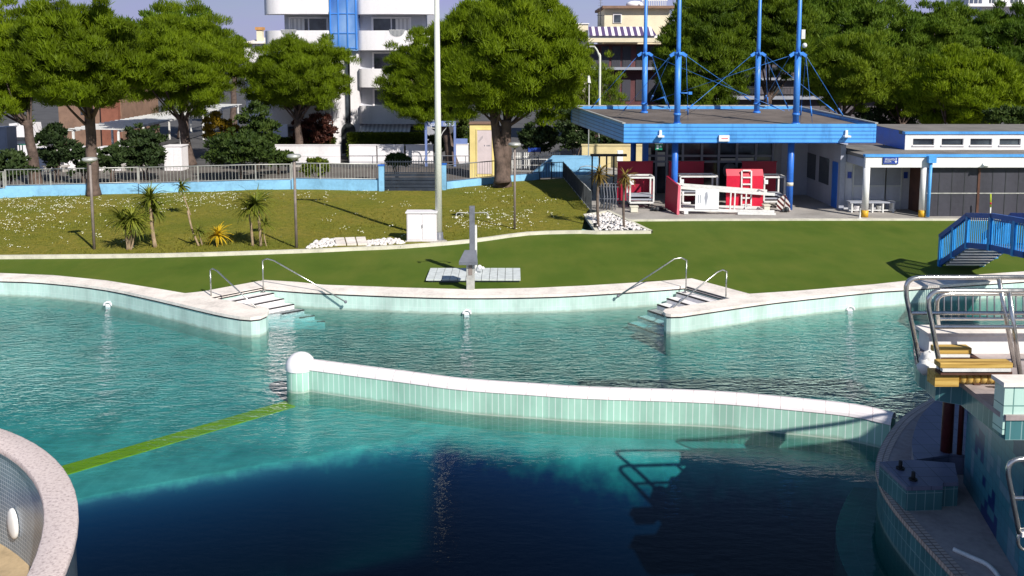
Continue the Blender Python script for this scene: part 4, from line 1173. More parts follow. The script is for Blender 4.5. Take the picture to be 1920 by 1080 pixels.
# blue entrance arch with lettering
Y=62.5; a=Dp(797,300,Y); b_=Dp(855,300,Y); tz=Dp(797,227,Y).z; lz=Dp(797,237,Y).z
root=thing('entrance_arch','blue entrance arch with white lettering across the street','arch',((a.x+b_.x)/2,Y,SZ))
MB().box((a.x,Y,SZ),(a.x+.16,Y+.16,lz-.001)).build('leg','arch_blue',root); MB().box((b_.x-.16,Y,SZ),(b_.x,Y+.16,lz-.001)).build('leg','arch_blue',root)
bm2=MB().box((a.x,Y-.01,lz),(b_.x,Y+.17,tz)).build('beam','arch_blue',root)
def text(s,size,loc,mat,parent=None,name='lettering',ext=.006,align='CENTER',wd=None):
    cu=bpy.data.curves.new(name,'FONT'); cu.body=s; cu.size=size; cu.extrude=ext; cu.align_x=align; cu.resolution_u=2
    tmp=bpy.data.objects.new(name,cu); COL.objects.link(tmp)
    dg=bpy.context.evaluated_depsgraph_get(); me=bpy.data.meshes.new_from_object(tmp.evaluated_get(dg)); bpy.data.objects.remove(tmp)
    me.transform(Matrix.Rotation(PI/2,4,'X'))
    me.materials.clear(); me.materials.append(M[mat])
    if wd:
        xs=[v.co.x for v in me.vertices]; k=wd/(max(xs)-min(xs)); me.transform(Matrix.Diagonal((k,1,1,1)))
    o=bpy.data.objects.new(name,me); COL.objects.link(o)
    if parent is not None:
        r=parent
        while r.parent: r=r.parent
        o.parent=parent; o.location=Vector(loc)-LOC[r.name]
    else: o.location=loc
    return o
text('Apart',.40,(a.x+.62,Y-.02,lz+.04),'sign_white',bm2,wd=.8); text('hotel',.40,(b_.x-.5,Y-.02,lz+.04),'sign_white',bm2,wd=.75)
m=MB()
for sx in (0,1): m.tube(smooth_path([(a.x+.25,Y+.05,lz-.15),(a.x+.8,Y+.05,lz-.2),(a.x+1.0,Y+.05,lz-.9)] if sx==0 else [(b_.x-.7,Y+.05,lz-.1),(b_.x-1.0,Y+.05,lz-.5),(b_.x-1.2,Y+.05,lz-1.0)],4),.03,6)
m.build('scroll_ornament','white_metal',root)
MB().box((b_.x+.001,Y+.02,Dp(850,270,Y).z),(b_.x+.85,Y+.10,Dp(850,260,Y).z)).build('name_plate','arch_blue',root)

# ================================================================== APARTMENT BUILDING
AY=69.0
s_=F/AY
def ax(px): return (px-960)/s_*1.0
def az(py): return Dp(960,py,AY).z
apt=thing('apartment_building','white apartment building with curved balconies and a blue glass stair tower','building',(ax(655),AY,SZ))
X0,X1,XA,XB,XC=ax(492),ax(812),ax(620),ax(671),ax(640)
topz=az(-70)
m=MB(); m.box((ax(528),AY+1.6,SZ),(XA,AY+11,topz)); m.box((XB,AY+1.6,SZ),(ax(797),AY+11,topz)); m.build('wall','grey_wall',apt)
m=MB(); m.box((XA-.02,AY+.4,az(95)),(XB+.02,AY+10,topz)); m.build('stair_tower','blue_glass',apt)
m=MB()
for px in (621,636,653,669): m.box((ax(px)-.05,AY+.33,az(92)),(ax(px)+.05,AY+.398,topz))
for py in (25,62,90): m.box((XA,AY+.35,az(py)-.03),(XB,AY+.397,az(py)+.03))
m.build('mullion','mast_blue',apt)
m=MB(); m.box((XA,AY+.8,SZ),(ax(642),AY+10,az(100))); m.box((ax(654),AY+.8,SZ),(XB,AY+10,az(95))); m.build('tower_wall','white_plaster',apt)
m=MB(); m.box((ax(642)+.005,AY+1.1,az(232)),(ax(654)-.005,AY+9,az(96))); m.build('glass_strip','window_glass',apt)
# arched doorway
m=MB(); cxp=(ax(636)+ax(663))/2; hw=(ax(663)-ax(637))/2; zs=az(245)
m2=[(cxp-hw,SZ+.2)]+[(cxp-hw*math.cos(PI*i/10),zs+hw*math.sin(PI*i/10)) for i in range(11)]+[(cxp+hw,SZ+.2)]
k=m.addv([(x,AY+.70,z) for x,z in m2]); k2=m.addv([(x,AY+.795,z) for x,z in m2]); m.face(range(k,k+len(m2)))
for i in range(len(m2)-1): m.face((k+i,k+i+1,k2+i+1,k2+i))
m.build('arched_door','dark_metal',apt)
# balconies
def arc_balcony(x0,x1,zt,zb,bulge,endround,grille_x=None,open_left=False):
    n=16; P=[]
    for i in range(n+1):
        u=i/n; x=x0+(x1-x0)*u
        if open_left:   # rounded left end, flat to the right
            yy=AY+1.55-bulge*min(1,math.sqrt(max(0,1-(1-min(1,u/.35))**2)))
        else:
            yy=AY+1.0-bulge*math.sqrt(max(0,1-(2*u-1)**2*.75)) 
        P.append(Vector((x,yy,0)))
    if not open_left: P=[Vector((x0,AY+1.59,0))]+P+[Vector((x1,AY+1.59,0))]
    else: P=[Vector((x0,AY+1.59,0))]+P
    inner_=offset_path(P,.14)
    m=MB(); m.strip([Z(p,zb) for p in P],[Z(p,zt) for p in P],True); m.strip([Z(p,zb+.15) for p in inner_],[Z(p,zt) for p in inner_],True); m.strip([Z(p,zt) for p in P],[Z(p,zt) for p in inner_])
    m.sheet([(p.x,p.y) for p in P]+[(x1,AY+1.59)],zb); m.sheet([(p.x,p.y) for p in inner_]+[(x1-.1,AY+1.59)],zb+.16)
    o=m.build('balcony','white_plaster',apt)
    if grille_x is not None:
        yy=min(P,key=lambda p:abs(p.x-grille_x)).y
        m=MB(); r=.62
        pts=[(grille_x+r*math.cos(PI+PI*i/10),yy-.012,zt+.01+r*.8*math.sin(PI+PI*i/10)) for i in range(11)]
        m.poly(pts); m.build('grille_opening','grey_metal',o)
        m=MB()
        for kx in range(-5,6):
            x=grille_x+kx*.105; h=r*.8*math.sqrt(max(0,1-(kx*.105/r)**2)); m.box((x-.014,yy-.04,zt-h),(x+.014,yy-.014,zt+.05))
        m.box((grille_x-r,yy-.04,zt+.02),(grille_x+r,yy-.0141,zt+.06))
        m.build('grille_bars','white_metal',o)
rows_=[(-14,26),(57,94),(129,164),(199,233)]
rows_r=rows_
for i,(yt,yb) in enumerate(rows_):
    gx=ax(580) if i<2 else None
    arc_balcony(ax(491),XA-.03,az(yt),az(yb),1.5,True,(ax(545) if i==1 else None),True)
    arc_balcony(XB+.02,ax(813) if i<2 else ax(800),az(yt),az(yb),.9,False,(ax(746) if i==1 else None))
# windows
for i,(yt,yb) in enumerate([(33,60),(100,131),(170,200)]):
    for (p0,p1) in ((540,608),(697,765)):
        z0,z1=az(yb)+.0,az(yt)
        fr=MB(); Yf=AY+1.52
        x0,x1=ax(p0),ax(p1)
        fr.box((x0-.16,Yf,z0),(x0,Yf+.079,z1)); fr.box((x1,Yf,z0),(x1+.16,Yf+.079,z1)); fr.box((x0-.16,Yf,z1),(x1+.16,Yf+.079,z1+.12)); fr.box(((x0+x1)/2-.05,Yf+.01,z0),((x0+x1)/2+.05,Yf+.079,z1))
        w_=fr.build('window','white_plaster',apt)
        MB().box((x0,Yf+.04,z0),(x1,Yf+.075,z1)).build('pane','window_glass',w_)
        cw_=(x1-x0)*(.22 if i%2 else .38); MB().box((x0+.02 if p0<600 else x1-.02-cw_,Yf+.03,z0+.02),(x0+.02+cw_ if p0<600 else x1-.02,Yf+.039,z1-.02)).build('curtain','awning_pale',w_)
    # side cheeks
m=MB()
for px in (676,690,604,616): m.box((ax(px)-.1,AY+1.4,SZ),(ax(px)+.1,AY+1.59,az(30)))
# awning on ground floor
a=ax(672); c=ax(768)
m=MB(); zt=az(233)-.02; zb=az(251)
m.quad((a,AY-.25,zb),(c,AY-.25,zb),(c,AY+.9,zt),(a,AY+.9,zt)); m.quad((a,AY-.25,zb-.12),(c,AY-.25,zb-.12),(c,AY-.25,zb),(a,AY-.25,zb)); m.build('awning','awning_pale',apt)
m=MB(); m.box((XB+.1,AY+1.45,SZ+.2),(ax(795),AY+1.585,az(240))); m.box((ax(530),AY+1.45,SZ+.2),(ax(615),AY+1.585,az(240))); m.build('ground_floor_glazing','window_glass',apt)
m=MB()
for px in (560,590,685,725,765): m.box((ax(px)-.35,AY+1.40,az(228)+.2),(ax(px)+.35,AY+1.449,az(205))) if False else m.box((ax(px)-.06,AY+1.38,SZ+.2),(ax(px)+.06,AY+1.449,az(240)))
m.build('door_mullion','dark_metal',apt)
m=MB(); m.box((ax(520),AY+1.0,topz),(ax(805),AY+11,topz+.3)); m.build('roof','roof_grey',apt)

# house with chimney further left behind
HY=84.0
a=Dp(458,95,HY); c=Dp(520,75,HY)
root=thing('far_house','small white house roof with an orange chimney left of the apartment building','house',(a.x,HY,SZ))
MB().box((a.x,HY,SZ),(c.x+2,HY+7,c.z-.35)).build('wall','white_plaster',root)
m=MB(); xm=(a.x+c.x+2)/2
m.hexa([Vector((a.x-.4,HY-.4,c.z-.35)),Vector((c.x+2.4,HY-.4,c.z-.35)),Vector((c.x+2.4,HY+7.4,c.z-.35)),Vector((a.x-.4,HY+7.4,c.z-.35)),Vector((xm-.3,HY+3,c.z+.6)),Vector((xm+.3,HY+3,c.z+.6)),Vector((xm+.3,HY+4,c.z+.6)),Vector((xm-.3,HY+4,c.z+.6))]); rf=m.build('roof','coping_stone',root)
q=Dp(488,70,HY+.6); m=MB(); m.box((q.x-.28,q.y-.28,c.z-.3),(q.x+.28,q.y+.28,Dp(488,56,HY).z)); ch=m.build('chimney','cream_plaster',rf)
zt=Dp(488,56,HY).z; MB().box((q.x-.38,q.y-.38,zt+.001),(q.x+.38,q.y+.38,zt+.28)).build('chimney_cap','chimney_orange',ch)

# ---- cream building with striped awning
BY=78.0
def bx_(px): return (px-960)/(F/BY)
def bz(py): return Dp(960,py,BY).z
root=thing('cream_building','cream building with purple striped awning and a dark maroon facade','building',(bx_(1160),BY,SZ))
MB().box((bx_(1137),BY+2.5,bz(82)),(bx_(1262),BY+9,bz(13))).build('top_floor','cream_plaster',root)
m=MB(); m.box((bx_(1132),BY+1.9,bz(13)),(bx_(1268),BY+9.4,bz(8))); m.build('roof','terracotta',root)
MB().box((bx_(1082),BY+1.5,SZ),(bx_(1104),BY+8,bz(44))).build('side_wing','cream_plaster',root)
MB().box((bx_(1080),BY+1.4,bz(44)+.002),(bx_(1106),BY+8.1,bz(42))).build('side_wing_coping','white_plaster',root)
MB().box((bx_(1105),BY+1.6,SZ),(bx_(1262),BY+8,bz(82))).build('facade','maroon_wall',root)
m=MB(); z0,z1=bz(67),bz(49); m.quad((bx_(1104),BY-.3,z0),(bx_(1228),BY-.3,z0),(bx_(1222),BY+1.2,z1),(bx_(1104),BY+1.2,z1)); m.build('awning','awning_stripe',root)
m=MB(); m.box((bx_(1102),BY-.1,bz(79)),(bx_(1262),BY+1.59,bz(71))); m.build('balcony_slab','cream_plaster',root)
m=MB(); m.box((bx_(1104),BY+.0,bz(71)+.002),(bx_(1262),BY+.2,bz(65))); m.build('parapet','white_plaster',root)
p0,p1=bx_(1155),bx_(1168); w_=MB().box((p0-.08,BY+2.42,bz(41)),(p1+.08,BY+2.499,bz(23))).build('window','white_plaster',root)
MB().box((p0,BY+2.40,bz(40)),(p1,BY+2.419,bz(25))).build('pane','window_glass',w_)
for k,(p0,p1) in enumerate(((1110,1124),(1130,1144),(1150,1166),(1170,1186),(1196,1210),(1220,1236))):
    MB().box((bx_(p0),BY+1.52,bz(128)),(bx_(p1),BY+1.598,bz(86))).build('shutter','shutter_dark',root)
    MB().box((bx_(p0),BY+1.52,bz(190)),(bx_(p1),BY+1.598,bz(150))).build('shutter','shutter_dark',root)
m=MB(); m.box((bx_(1105),BY+.6,bz(131)),(bx_(1262),BY+1.599,bz(126))); m.build('balcony_slab','soffit',root)
m=MB()
for k in range(34): x=bx_(1106)+k*.22; m.box((x,BY+.62,bz(126)+.002),(x+.03,BY+.66,bz(112)))
m.build('balcony_bars','dark_metal',root)
q=Dp(1126,40,BY+3); m=MB(); m.tube([(q.x,q.y,bz(44)),(q.x,q.y,bz(-20))],.035,6); m.box((q.x-.35,q.y-.02,bz(26)),(q.x+.35,q.y+.02,bz(25)))
for k in range(4): m.box((q.x-.3+.05*k,q.y-.02,bz(12)+k*.25),(q.x+.3-.05*k,q.y+.02,bz(12)+k*.25+.03))
m.build('antenna','grey_metal',root)
m=MB(); q=Dp(1190,5,BY+4); m.sphere((q.x,q.y,bz(3)),.6,12,6,(1.4,1,.6)); m.build('roof_tank','white_plaster',root)
m=MB(); x0=bx_(1210); 
for k in range(14): m.box((x0+k*.17,BY+3,bz(8)+.002),(x0+k*.17+.05,BY+3.05,bz(-4)))
m.box((x0,BY+3.051,bz(-3)),(x0+2.4,BY+3.1,bz(-5))); m.build('roof_railing','white_metal',root)
# ---- white block far right over the trees
WY=120.0
a=Dp(1815,12,WY); c=Dp(1990,-40,WY)
root=thing('far_white_block','white block with balconies showing above the pines at the far right','building',(a.x,WY,SZ))
MB().box((a.x+3,WY+2,SZ),(c.x,WY+12,c.z)).build('wall','white_plaster',root)
MB().box((a.x+.0,WY,a.z),(c.x,WY+1.99,a.z+.4)).build('balcony_slab','white_plaster',root)
m=MB()
for k in range(20): m.box((a.x+.1+k*.62,WY+.05,a.z+.402),(a.x+.2+k*.62,WY+.12,a.z+1.4))
m.build('balcony_bars','white_metal',root)
for k in range(3): MB().box((a.x+4+k*3,WY+1.93,a.z+.6),(a.x+5.6+k*3,WY+1.999,a.z+2.6)).build('window','window_glass',root)
# ---- shaded long building behind the masts
DY=76.0
a=Dp(1215,240,DY); c=Dp(1760,110,DY)
root=thing('shaded_building','long shaded brown building under the pines behind the blue masts','building',(a.x,DY,SZ))
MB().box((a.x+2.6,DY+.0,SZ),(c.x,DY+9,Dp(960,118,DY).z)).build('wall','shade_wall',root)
MB().box((a.x+2.4,DY-.6,Dp(960,186,DY).z),(c.x,DY-.001,Dp(960,180,DY).z)).build('balcony_slab','soffit',root)
MB().box((a.x+2.4,DY-.6,Dp(960,150,DY).z),(c.x,DY-.001,Dp(960,146,DY).z)).build('balcony_slab','soffit',root)
for k in range(9):
    x=a.x+3.4+k*2.4; MB().box((x,DY-.05,Dp(960,178,DY).z),(x+1.3,DY-.002,Dp(960,156,DY).z)).build('window','window_glass',root)
    MB().box((x,DY-.05,Dp(960,144,DY).z),(x+1.3,DY-.002,Dp(960,126,DY).z)).build('window','window_glass',root)
m=MB()
for k in range(80): x=a.x+2.6+k*.28; m.box((x,DY-.58,Dp(960,180,DY).z+.002),(x+.03,DY-.55,Dp(960,166,DY).z))
m.box((a.x+2.5,DY-.60,Dp(960,166,DY).z),(c.x,DY-.54,Dp(960,165,DY).z)); m.build('balcony_bars','dark_metal',root)
# ---- street lamp, sign, pole lamp
q=Dp(1123,300,54); m=MB()
root=thing('street_lamp','tall white street lamp with bent arm behind the canopy roof','street lamp',(q.x,54,SZ))
t=Dp(1123,105,54); e=Dp(1114,87,54)
MB().tube(smooth_path([(q.x,54,SZ),(q.x,54,t.z-.6),t,(t.x-.12,54,t.z+.35),e],4),[.075]*9+[.055]*8,8).build('pole','pole_paint',root)
MB().cbox(e+Vector((-.12,0,0)),(.34,.16,.08)).build('lamp_head','galvanised',root)
q=Dp(1104,220,50); t=Dp(1104,150,50)
root=thing('floodlight','small white floodlight on a thin pole behind the left end of the canopy','floodlight',(q.x,50,SZ))
MB().tube([(q.x,50,SZ),(q.x,50,t.z)],.035,6).build('pole','galvanised',root)
m=MB(); m.hexa([Vector(v)+Vector((t.x,50,t.z)) for v in ((-.06,-.12,-.15),(.12,-.12,-.18),(.12,.1,-.18),(-.06,.1,-.15),(-.06,-.06,.25),(.05,-.06,.25),(.05,.1,.25),(-.06,.1,.25))]); m.build('lamp_head','white_metal',root)
# ---- pergola carport on the left
root=thing('pergola','long white slatted pergola running back from the street on the left','pergola',S(220,300))
zt=1.45; 
def pg(px,py): 
    return G(px,py,zt)
L0,L1=pg(205,246),pg(452,197); R0,R1=pg(150,246),pg(430,193)
L0=G(222,246,zt); L1=G(447,198,zt)
dv=(L1-L0); wv=Vector((-3.6,.6,0))
for off,nm in ((Vector((0,0,0)),'beam'),(wv,'beam')):
    MB().bar(L0+off,L1+off,.12,.16).build(nm,'white_metal',root)
ns=34
for k in range(ns):
    p=L0+dv*(k/(ns-1)); MB().bar(p+Vector((.35,0,.14)),p+wv*1.08+Vector((0,0,.14)),.30,.07).build('slat','white_metal',root)
for k in range(6):
    p=L0+dv*(k/5.0)*.995; MB().box((p.x-.07,p.y-.07,SZ),(p.x+.07,p.y+.07,zt-.082)).build('post','white_metal',root)
    p=p+wv; MB().box((p.x-.07,p.y-.07,SZ),(p.x+.07,p.y+.07,zt-.082)).build('post','white_metal',root)
m=MB(); p=L0+wv; m.tube(smooth_path([p+Vector((0,0,.02)),p+Vector((-1.0,-.1,-.05)),p+Vector((-1.8,-.2,-.6)),p+Vector((-2.1,-.3,-1.5))],4),.07,8); m.build('curved_end','white_metal',root)
# ---- brick house left, white cabin, green railing
Y=76.0
a=Dp(112,255,Y); c=Dp(205,175,Y)
root=thing('brick_house','terracotta house wall seen under the left pines','house',(a.x,Y,SZ))
MB().box((a.x,Y,SZ),(c.x+1,Y+8,c.z+1.5)).build('wall','terracotta',root); MB().box((a.x-.4,Y-.5,c.z+1.501),(c.x+1.4,Y+8.5,c.z+1.8)).build('roof','brick_red',root)
MB().box((c.x-.6,Y-.5,SZ),(c.x+.9,Y-.002,c.z+1.2)).build('porch_wall','brick_red',root)
MB().box((a.x+2,Y-.05,Dp(960,215,Y).z),(a.x+3.1,Y-.003,Dp(960,190,Y).z)).build('window','window_glass',root)
Y=66.0
a=Dp(20,285,Y); c=Dp(50,232,Y)
root=thing('white_cabin','white cabin with sloping side under the leftmost pine','cabin',(a.x,Y,SZ))
m=MB(); m.hexa([Vector((a.x,Y,SZ)),Vector((c.x+.3,Y,SZ)),Vector((c.x+.3,Y+2,SZ)),Vector((a.x,Y+2,SZ)),Vector((a.x,Y,c.z)),Vector((c.x,Y,c.z)),Vector((c.x,Y+2,c.z)),Vector((a.x,Y+2,c.z))]); m.build('wall','white_plaster',root)
MB().box((a.x-3,Y-.4,Dp(960,262,Y).z),(c.x+.6,Y-.002,Dp(960,257,Y).z)).build('canopy','dark_metal',root)
MB().box((a.x-3.5,Y+.2,SZ),(a.x-.002,Y+1.8,Dp(960,240,Y).z)).build('annex','shade_wall',root)
Y=62.0; a=Dp(-40,295,Y); c=Dp(48,272,Y)
root=thing('green_railing','green bar railing before the white cabin at the far left','railing',(a.x,Y,SZ))
m=MB()
n=int((c.x-a.x)/.2)
for k in range(n): x=a.x+k*.2; m.box((x,Y,SZ+.2),(x+.06,Y+.04,c.z))
m.build('bar_panel','green_rail',root); m=MB(); m.box((a.x,Y-.02,c.z+.001),(c.x,Y+.06,c.z+.08)); m.build('top_rail','green_rail',root)
# white trailer-like panels behind left fence
Y=60.0
def panel(x0,x1,yt,yb,lab,mat='white_plaster',Y=60.0,d=1.2):
    a=Dp(x0,yb,Y); c=Dp(x1,yt,Y)
    m=MB(); m.box((a.x,Y,SZ),(c.x,Y+d,c.z)); m.box((a.x-.05,Y-.05,c.z+.001),(c.x+.05,Y+d+.05,c.z+.06)); m.box((a.x+.1,Y-.02,SZ+.15),((a.x+c.x)/2-.05,Y-.001,c.z-.1)); m.box(((a.x+c.x)/2+.05,Y-.02,SZ+.15),(c.x-.1,Y-.001,c.z-.1))
    return solo('service_box',m,mat,lab,'service box')
panel(72,98,280,305,'white service box between the two left pine trunks')
panel(120,158,278,305,'white service box left of the lamp head on the left lawn')
panel(182,226,278,300,'white service box under the near end of the pergola')
panel(308,340,275,305,'pale service box left of the leaning pine trunk')
panel(-20,12,240,262,'grey service box at the left margin','soffit')
# lane of street bollards / benches
for (x,y,lab) in ((105,322,'concrete street bench nearest the leftmost pine'),(250,320,'concrete street bench behind the partly shaded railing'),(560,322,'concrete street bench at the small umbrella pine')):
    q=S(x,y); m=MB(); m.box((q.x-.9,q.y-.22,SZ+.36),(q.x+.9,q.y+.22,SZ+.46)); m.box((q.x-.75,q.y-.18,SZ),(q.x-.55,q.y+.18,SZ+.36)); m.box((q.x+.55,q.y-.18,SZ),(q.x+.75,q.y+.18,SZ+.36)); solo('street_bench',m,'concrete',lab,'bench')
# ================================================================== PAVILION WITH MASTS
PY=36.3
pav=thing('pavilion','open pavilion with corrugated blue canopy hung from four blue masts','pavilion',(10,40,0))
FL,FR=Vector((4.77,36.3,0)),Vector((15.54,36.3,0)); RR,RL=Vector((14.75,44.5,0)),Vector((3.08,44.5,0))
zt_f,zb_f,zt_r,zb_r=3.81,2.99,4.15,3.30
def rz(p): return zt_f+(zt_r-zt_f)*(p.y-36.3)/8.2
m=MB()
def fas(a,b_,za0,za1,zb0,zb1,t=.10):
    d=(b_-a).normalized(); n_=Vector((-d.y,d.x,0))*t
    L=(b_-a).length; k=m.addv([Z(a,za0),Z(b_,zb0),Z(b_,zb1),Z(a,za1)])
    m.face((k,k+1,k+2,k+3),[(0,0),(L,0),(L,zb1-zb0),(0,za1-za0)])
    ai,bi=a+n_,b_+n_; m.quad(Z(bi,zb0),Z(ai,za0),Z(ai,za1),Z(bi,zb1)); m.quad(Z(a,za1),Z(b_,zb1),Z(bi,zb1),Z(ai,za1)); m.quad(Z(a,za0),Z(ai,za0),Z(bi,zb0),Z(b_,zb0))
fas(FL,FR,zb_f,zt_f,zb_f,zt_f); fas(FR,RR,zb_f,zt_f,zb_r,zt_r); fas(RR,RL,zb_r,zt_r,zb_r,zt_r); fas(RL,FL,zb_r,zt_r,zb_f,zt_f)
m.build('fascia','fascia_blue',pav)
ins=[FL+Vector((.12,.11,0)),FR+Vector((-.12,.11,0)),RR+Vector((-.12,-.11,0)),RL+Vector((.14,-.11,0))]
m=MB(); m.sheet([(p.x,p.y) for p in ins],lambda p:rz(p)-.14); m.build('roof','roof_membrane',pav)
m=MB(); m.sheet([(p.x,p.y) for p in ins],lambda p:rz(p)-.62); m.build('soffit','soffit',pav)
m=MB()
for p,q in ((RL,RR),(RR,FR),(RL,FL)): m.bar(Z(p,rz(p)+.035),Z(q,rz(q)+.035),.14,.05)
m.build('roof_edge_trim','galvanised',pav)
for (px,py,Yc) in ((1268,400,36.9),(1487,399,36.9)):
    x=(px-960)/(F/Yc)*.998
    MB().tube([(x,Yc,.012),(x,Yc,3.3)],.14,16).build('column','column_blue',pav)
    MB().tube([(x,Yc,1.06),(x,Yc,1.22)],.143,16).build('column_band','kerb_stone',pav)
    for yy in (42.6,):
        MB().tube([(x-1.0,yy,.012),(x-1.0,yy,3.4)],.14,12).build('column','column_blue',pav)
# masts
masts=[]
for (px,pyb,Ym,pxt) in ((1270,221,37.3,1273),(1493,221,37.3,1498),(1208,203,42.4,1213),(1419,203,42.4,1424)):
    x=(px-960)/(F/Ym)
    zb0=rz(Vector((x,Ym,0)))-.16; x2=x
    zc=Dp(px,100,Ym).z
    mo=MB().tube([(x,Ym,zb0),(x,Ym,zc)],.135,16).build('mast','mast_blue',pav)
    MB().tube([(x,Ym,zc-.001),(x,Ym,zc+.30),(x,Ym,11.5)],[.10,.095,.07],14).build('upper_mast','mast_blue',mo)
    MB().tube([(x,Ym,zb0+.01),(x,Ym,zb0+.10)],.185,16).build('base_ring','mast_blue',mo)
    MB().tube([(x,Ym,zb0+.42),(x,Ym,zb0+.52)],.165,16).build('lower_ring','mast_blue',mo)
    m=MB(); m.tube([(x,Ym,zc-.10),(x,Ym,zc+.05)],.17,14)
    for a in (0,90,180,270): m.bar((x+.15*math.cos(R(a)),Ym+.15*math.sin(R(a)),zc+.02),(x+.36*math.cos(R(a)),Ym+.36*math.sin(R(a)),zc-.12),.06,.14)
    m.build('collar','mast_blue',mo)
    masts.append((x,Ym,zc,mo))
def roofpt(px,py):
    lo,hi=36.4,44.4
    best=None
    for i in range(81):
        Y=lo+(hi-lo)*i/80; p=Dp(px,py,Y); e=abs(p.z-(rz(p)-.1))
        if best is None or e<best[0]: best=(e,p)
    return Vector((best[1].x,best[1].y,rz(best[1])-.1))
cab=[(0,[(1163,213),(1247,188)]),(0,[]),(1,[(1583,222),(1523,230),(1405,195)]),(2,[(1107,197),(1258,200)]),(3,[(1560,212)])]
def cable(a,b_,r=.009):
    m=MB(); a=Vector(a); b_=Vector(b_); m.tube([a,b_],r,6)
    d=(b_-a).normalized(); m.tube([b_-d*.75,b_-d*.30],.035,6); m.build('cable','mast_blue',pav)
FLm,FRm,BLm,BRm=masts
def mc(k,dx=.34,dy=0): x,Y,zc,_=masts[k]; return (x+dx,Y+dy,zc-.10)
ends={0:[(1165,212),(1290,226)],1:[(1585,224),(1523,230),(1500,228)],2:[(1108,197),(1252,199)],3:[(1440,203),(1572,215)]}
for k,l in ends.items():
    for (px,py) in l:
        p=roofpt(px,py); cable(mc(k,.34 if p.x>masts[k][0] else -.34),p)
def base(k,dx=0): x,Y,zc,_=masts[k]; return (x+dx,Y,rz(Vector((x,Y,0)))+.45)
cable(mc(0),base(3,-.3)); cable(mc(3,-.34),base(0,.35)); cable(mc(2),base(1,-.5)); cable(mc(1,-.34),base(2,.4)); cable(mc(0,-.34),base(2,.3)); cable(mc(2),base(0,-.3)); cable(mc(1,-.34),base(3,.3)); cable(mc(3),base(1,-.3))
# floodlight fittings on the right front mast
x,Y,zc,mo=masts[1]
m=MB(); m.box((x+.08,Y-.12,zc+.62),(x+.24,Y+.02,zc+1.02)); m.sphere((x+.22,Y-.14,zc+.34),.11,10,6); m.build('floodlight','white_metal',mo)
x,Y,zc,mo=masts[0]
m=MB(); m.tube([(x+.1,Y-.1,zc-1.72),(x+.55,Y-.1,zc-1.72)],.03,6); m.box((x+.45,Y-.16,zc-1.78),(x+.60,Y-.04,zc-1.66)); m.build('bracket','mast_blue',mo)
# signs and lamps on the fascia
def fbox(px,py,w,h,mat,nm,d=.10,parent=pav):
    p=Dp(px,py,PY); m=MB(); m.box((p.x-w/2,PY-d,p.z-h/2),(p.x+w/2,PY-.003,p.z+h/2)); return m.build(nm,mat,parent)
for px in (1238,1586):
    p=Dp(px,250,PY); m=MB(); m.box((p.x-.13,PY-.26,p.z-.15),(p.x+.13,PY-.004,p.z-.08)); m.box((p.x-.05,PY-.10,p.z-.079),(p.x+.05,PY-.004,p.z+.14)); m.build('wall_lamp','sign_white',pav)
pl_=fbox(1357,259,.44,.26,'sign_white','notice'); p=Dp(1357,259,PY); MB().box((p.x-.12,PY-.103,p.z-.03),(p.x+.16,PY-.1005,p.z+.005)).build('red_text','red_board',pl_)
p=Dp(1235,274,PY+.3); m=MB(); m.box((p.x-.15,PY+.25,p.z-.16),(p.x+.15,PY+.30,p.z+.10)); ex=m.build('exit_sign','sign_green',pav)
m=MB(); m.box((p.x-.17,PY+.22,p.z+.101),(p.x+.17,PY+.32,p.z+.17)); m.build('sign_lamp','sign_white',ex)
m=MB(); m.box((p.x-.10,PY+.244,p.z-.11),(p.x-.01,PY+.2485,p.z+.06)); m.hexa([Vector(v) for v in ((p.x+.02,PY+.244,p.z-.05),(p.x+.12,PY+.244,p.z-.05),(p.x+.12,PY+.2485,p.z-.05),(p.x+.02,PY+.2485,p.z-.05),(p.x+.06,PY+.244,p.z+.04),(p.x+.12,PY+.244,p.z+.0),(p.x+.12,PY+.2485,p.z+.0),(p.x+.06,PY+.2485,p.z+.04))]); m.build('running_figure','sign_white',ex)
# glazed rear facade under the canopy
GY=41.5
def gx(px): return (px-960)/(F/GY)
def gz(py): return Dp(960,py,GY).z
m=MB(); xs=[1215,1232,1252,1282,1318,1350,1384,1420,1452]
fr=MB()
for x in xs: fr.box((gx(x)-.05,GY-.05,.02),(gx(x)+.05,GY+.05,3.2))
for z in (gz(292),gz(303)): fr.box((gx(xs[0])+.051,GY-.04,z-.05),(gx(xs[-1])-.051,GY+.04,z+.05))
w_=fr.build('glazed_wall','soffit',pav)
MB().box((gx(xs[0]),GY+.052,.02),(gx(xs[-1]),GY+.07,3.2)).build('pane','window_glass',w_)
m=MB(); m.box((gx(1462),GY-.5,.02),(gx(1462)+3.2,GY+3,3.2)); m.build('rear_wall','side_wall',pav)
m=MB(); m.box((gx(1204),GY-.5,.02),(gx(1214),GY-.2,3.3)); m.build('corner_post','column_blue',pav)
for (a_,b_,c_,d_,mat) in ((1234,312,1249,285,'pale_glass'),(1213,303,1222,277,'pale_glass'),(1354,304,1382,297,'pale_glass'),(1386,303,1416,296,'pale_glass')):
    MB().box((gx(a_),GY+.02,gz(b_)),(gx(c_),GY+.05,gz(d_))).build('lit_pane','pale_glass',w_)
# canvas chair shapes behind the glass
for (px,) in ((1368,),(1400,)):
    m=MB(); m.sphere((gx(px),GY-.35,gz(318)),.34,14,8,(1,.5,1.1)); solo('covered_machine',m,'grey_metal','rounded grey covered machine behind the stacked frames'+(' on the left' if px==1368 else ' on the right'),'machine')

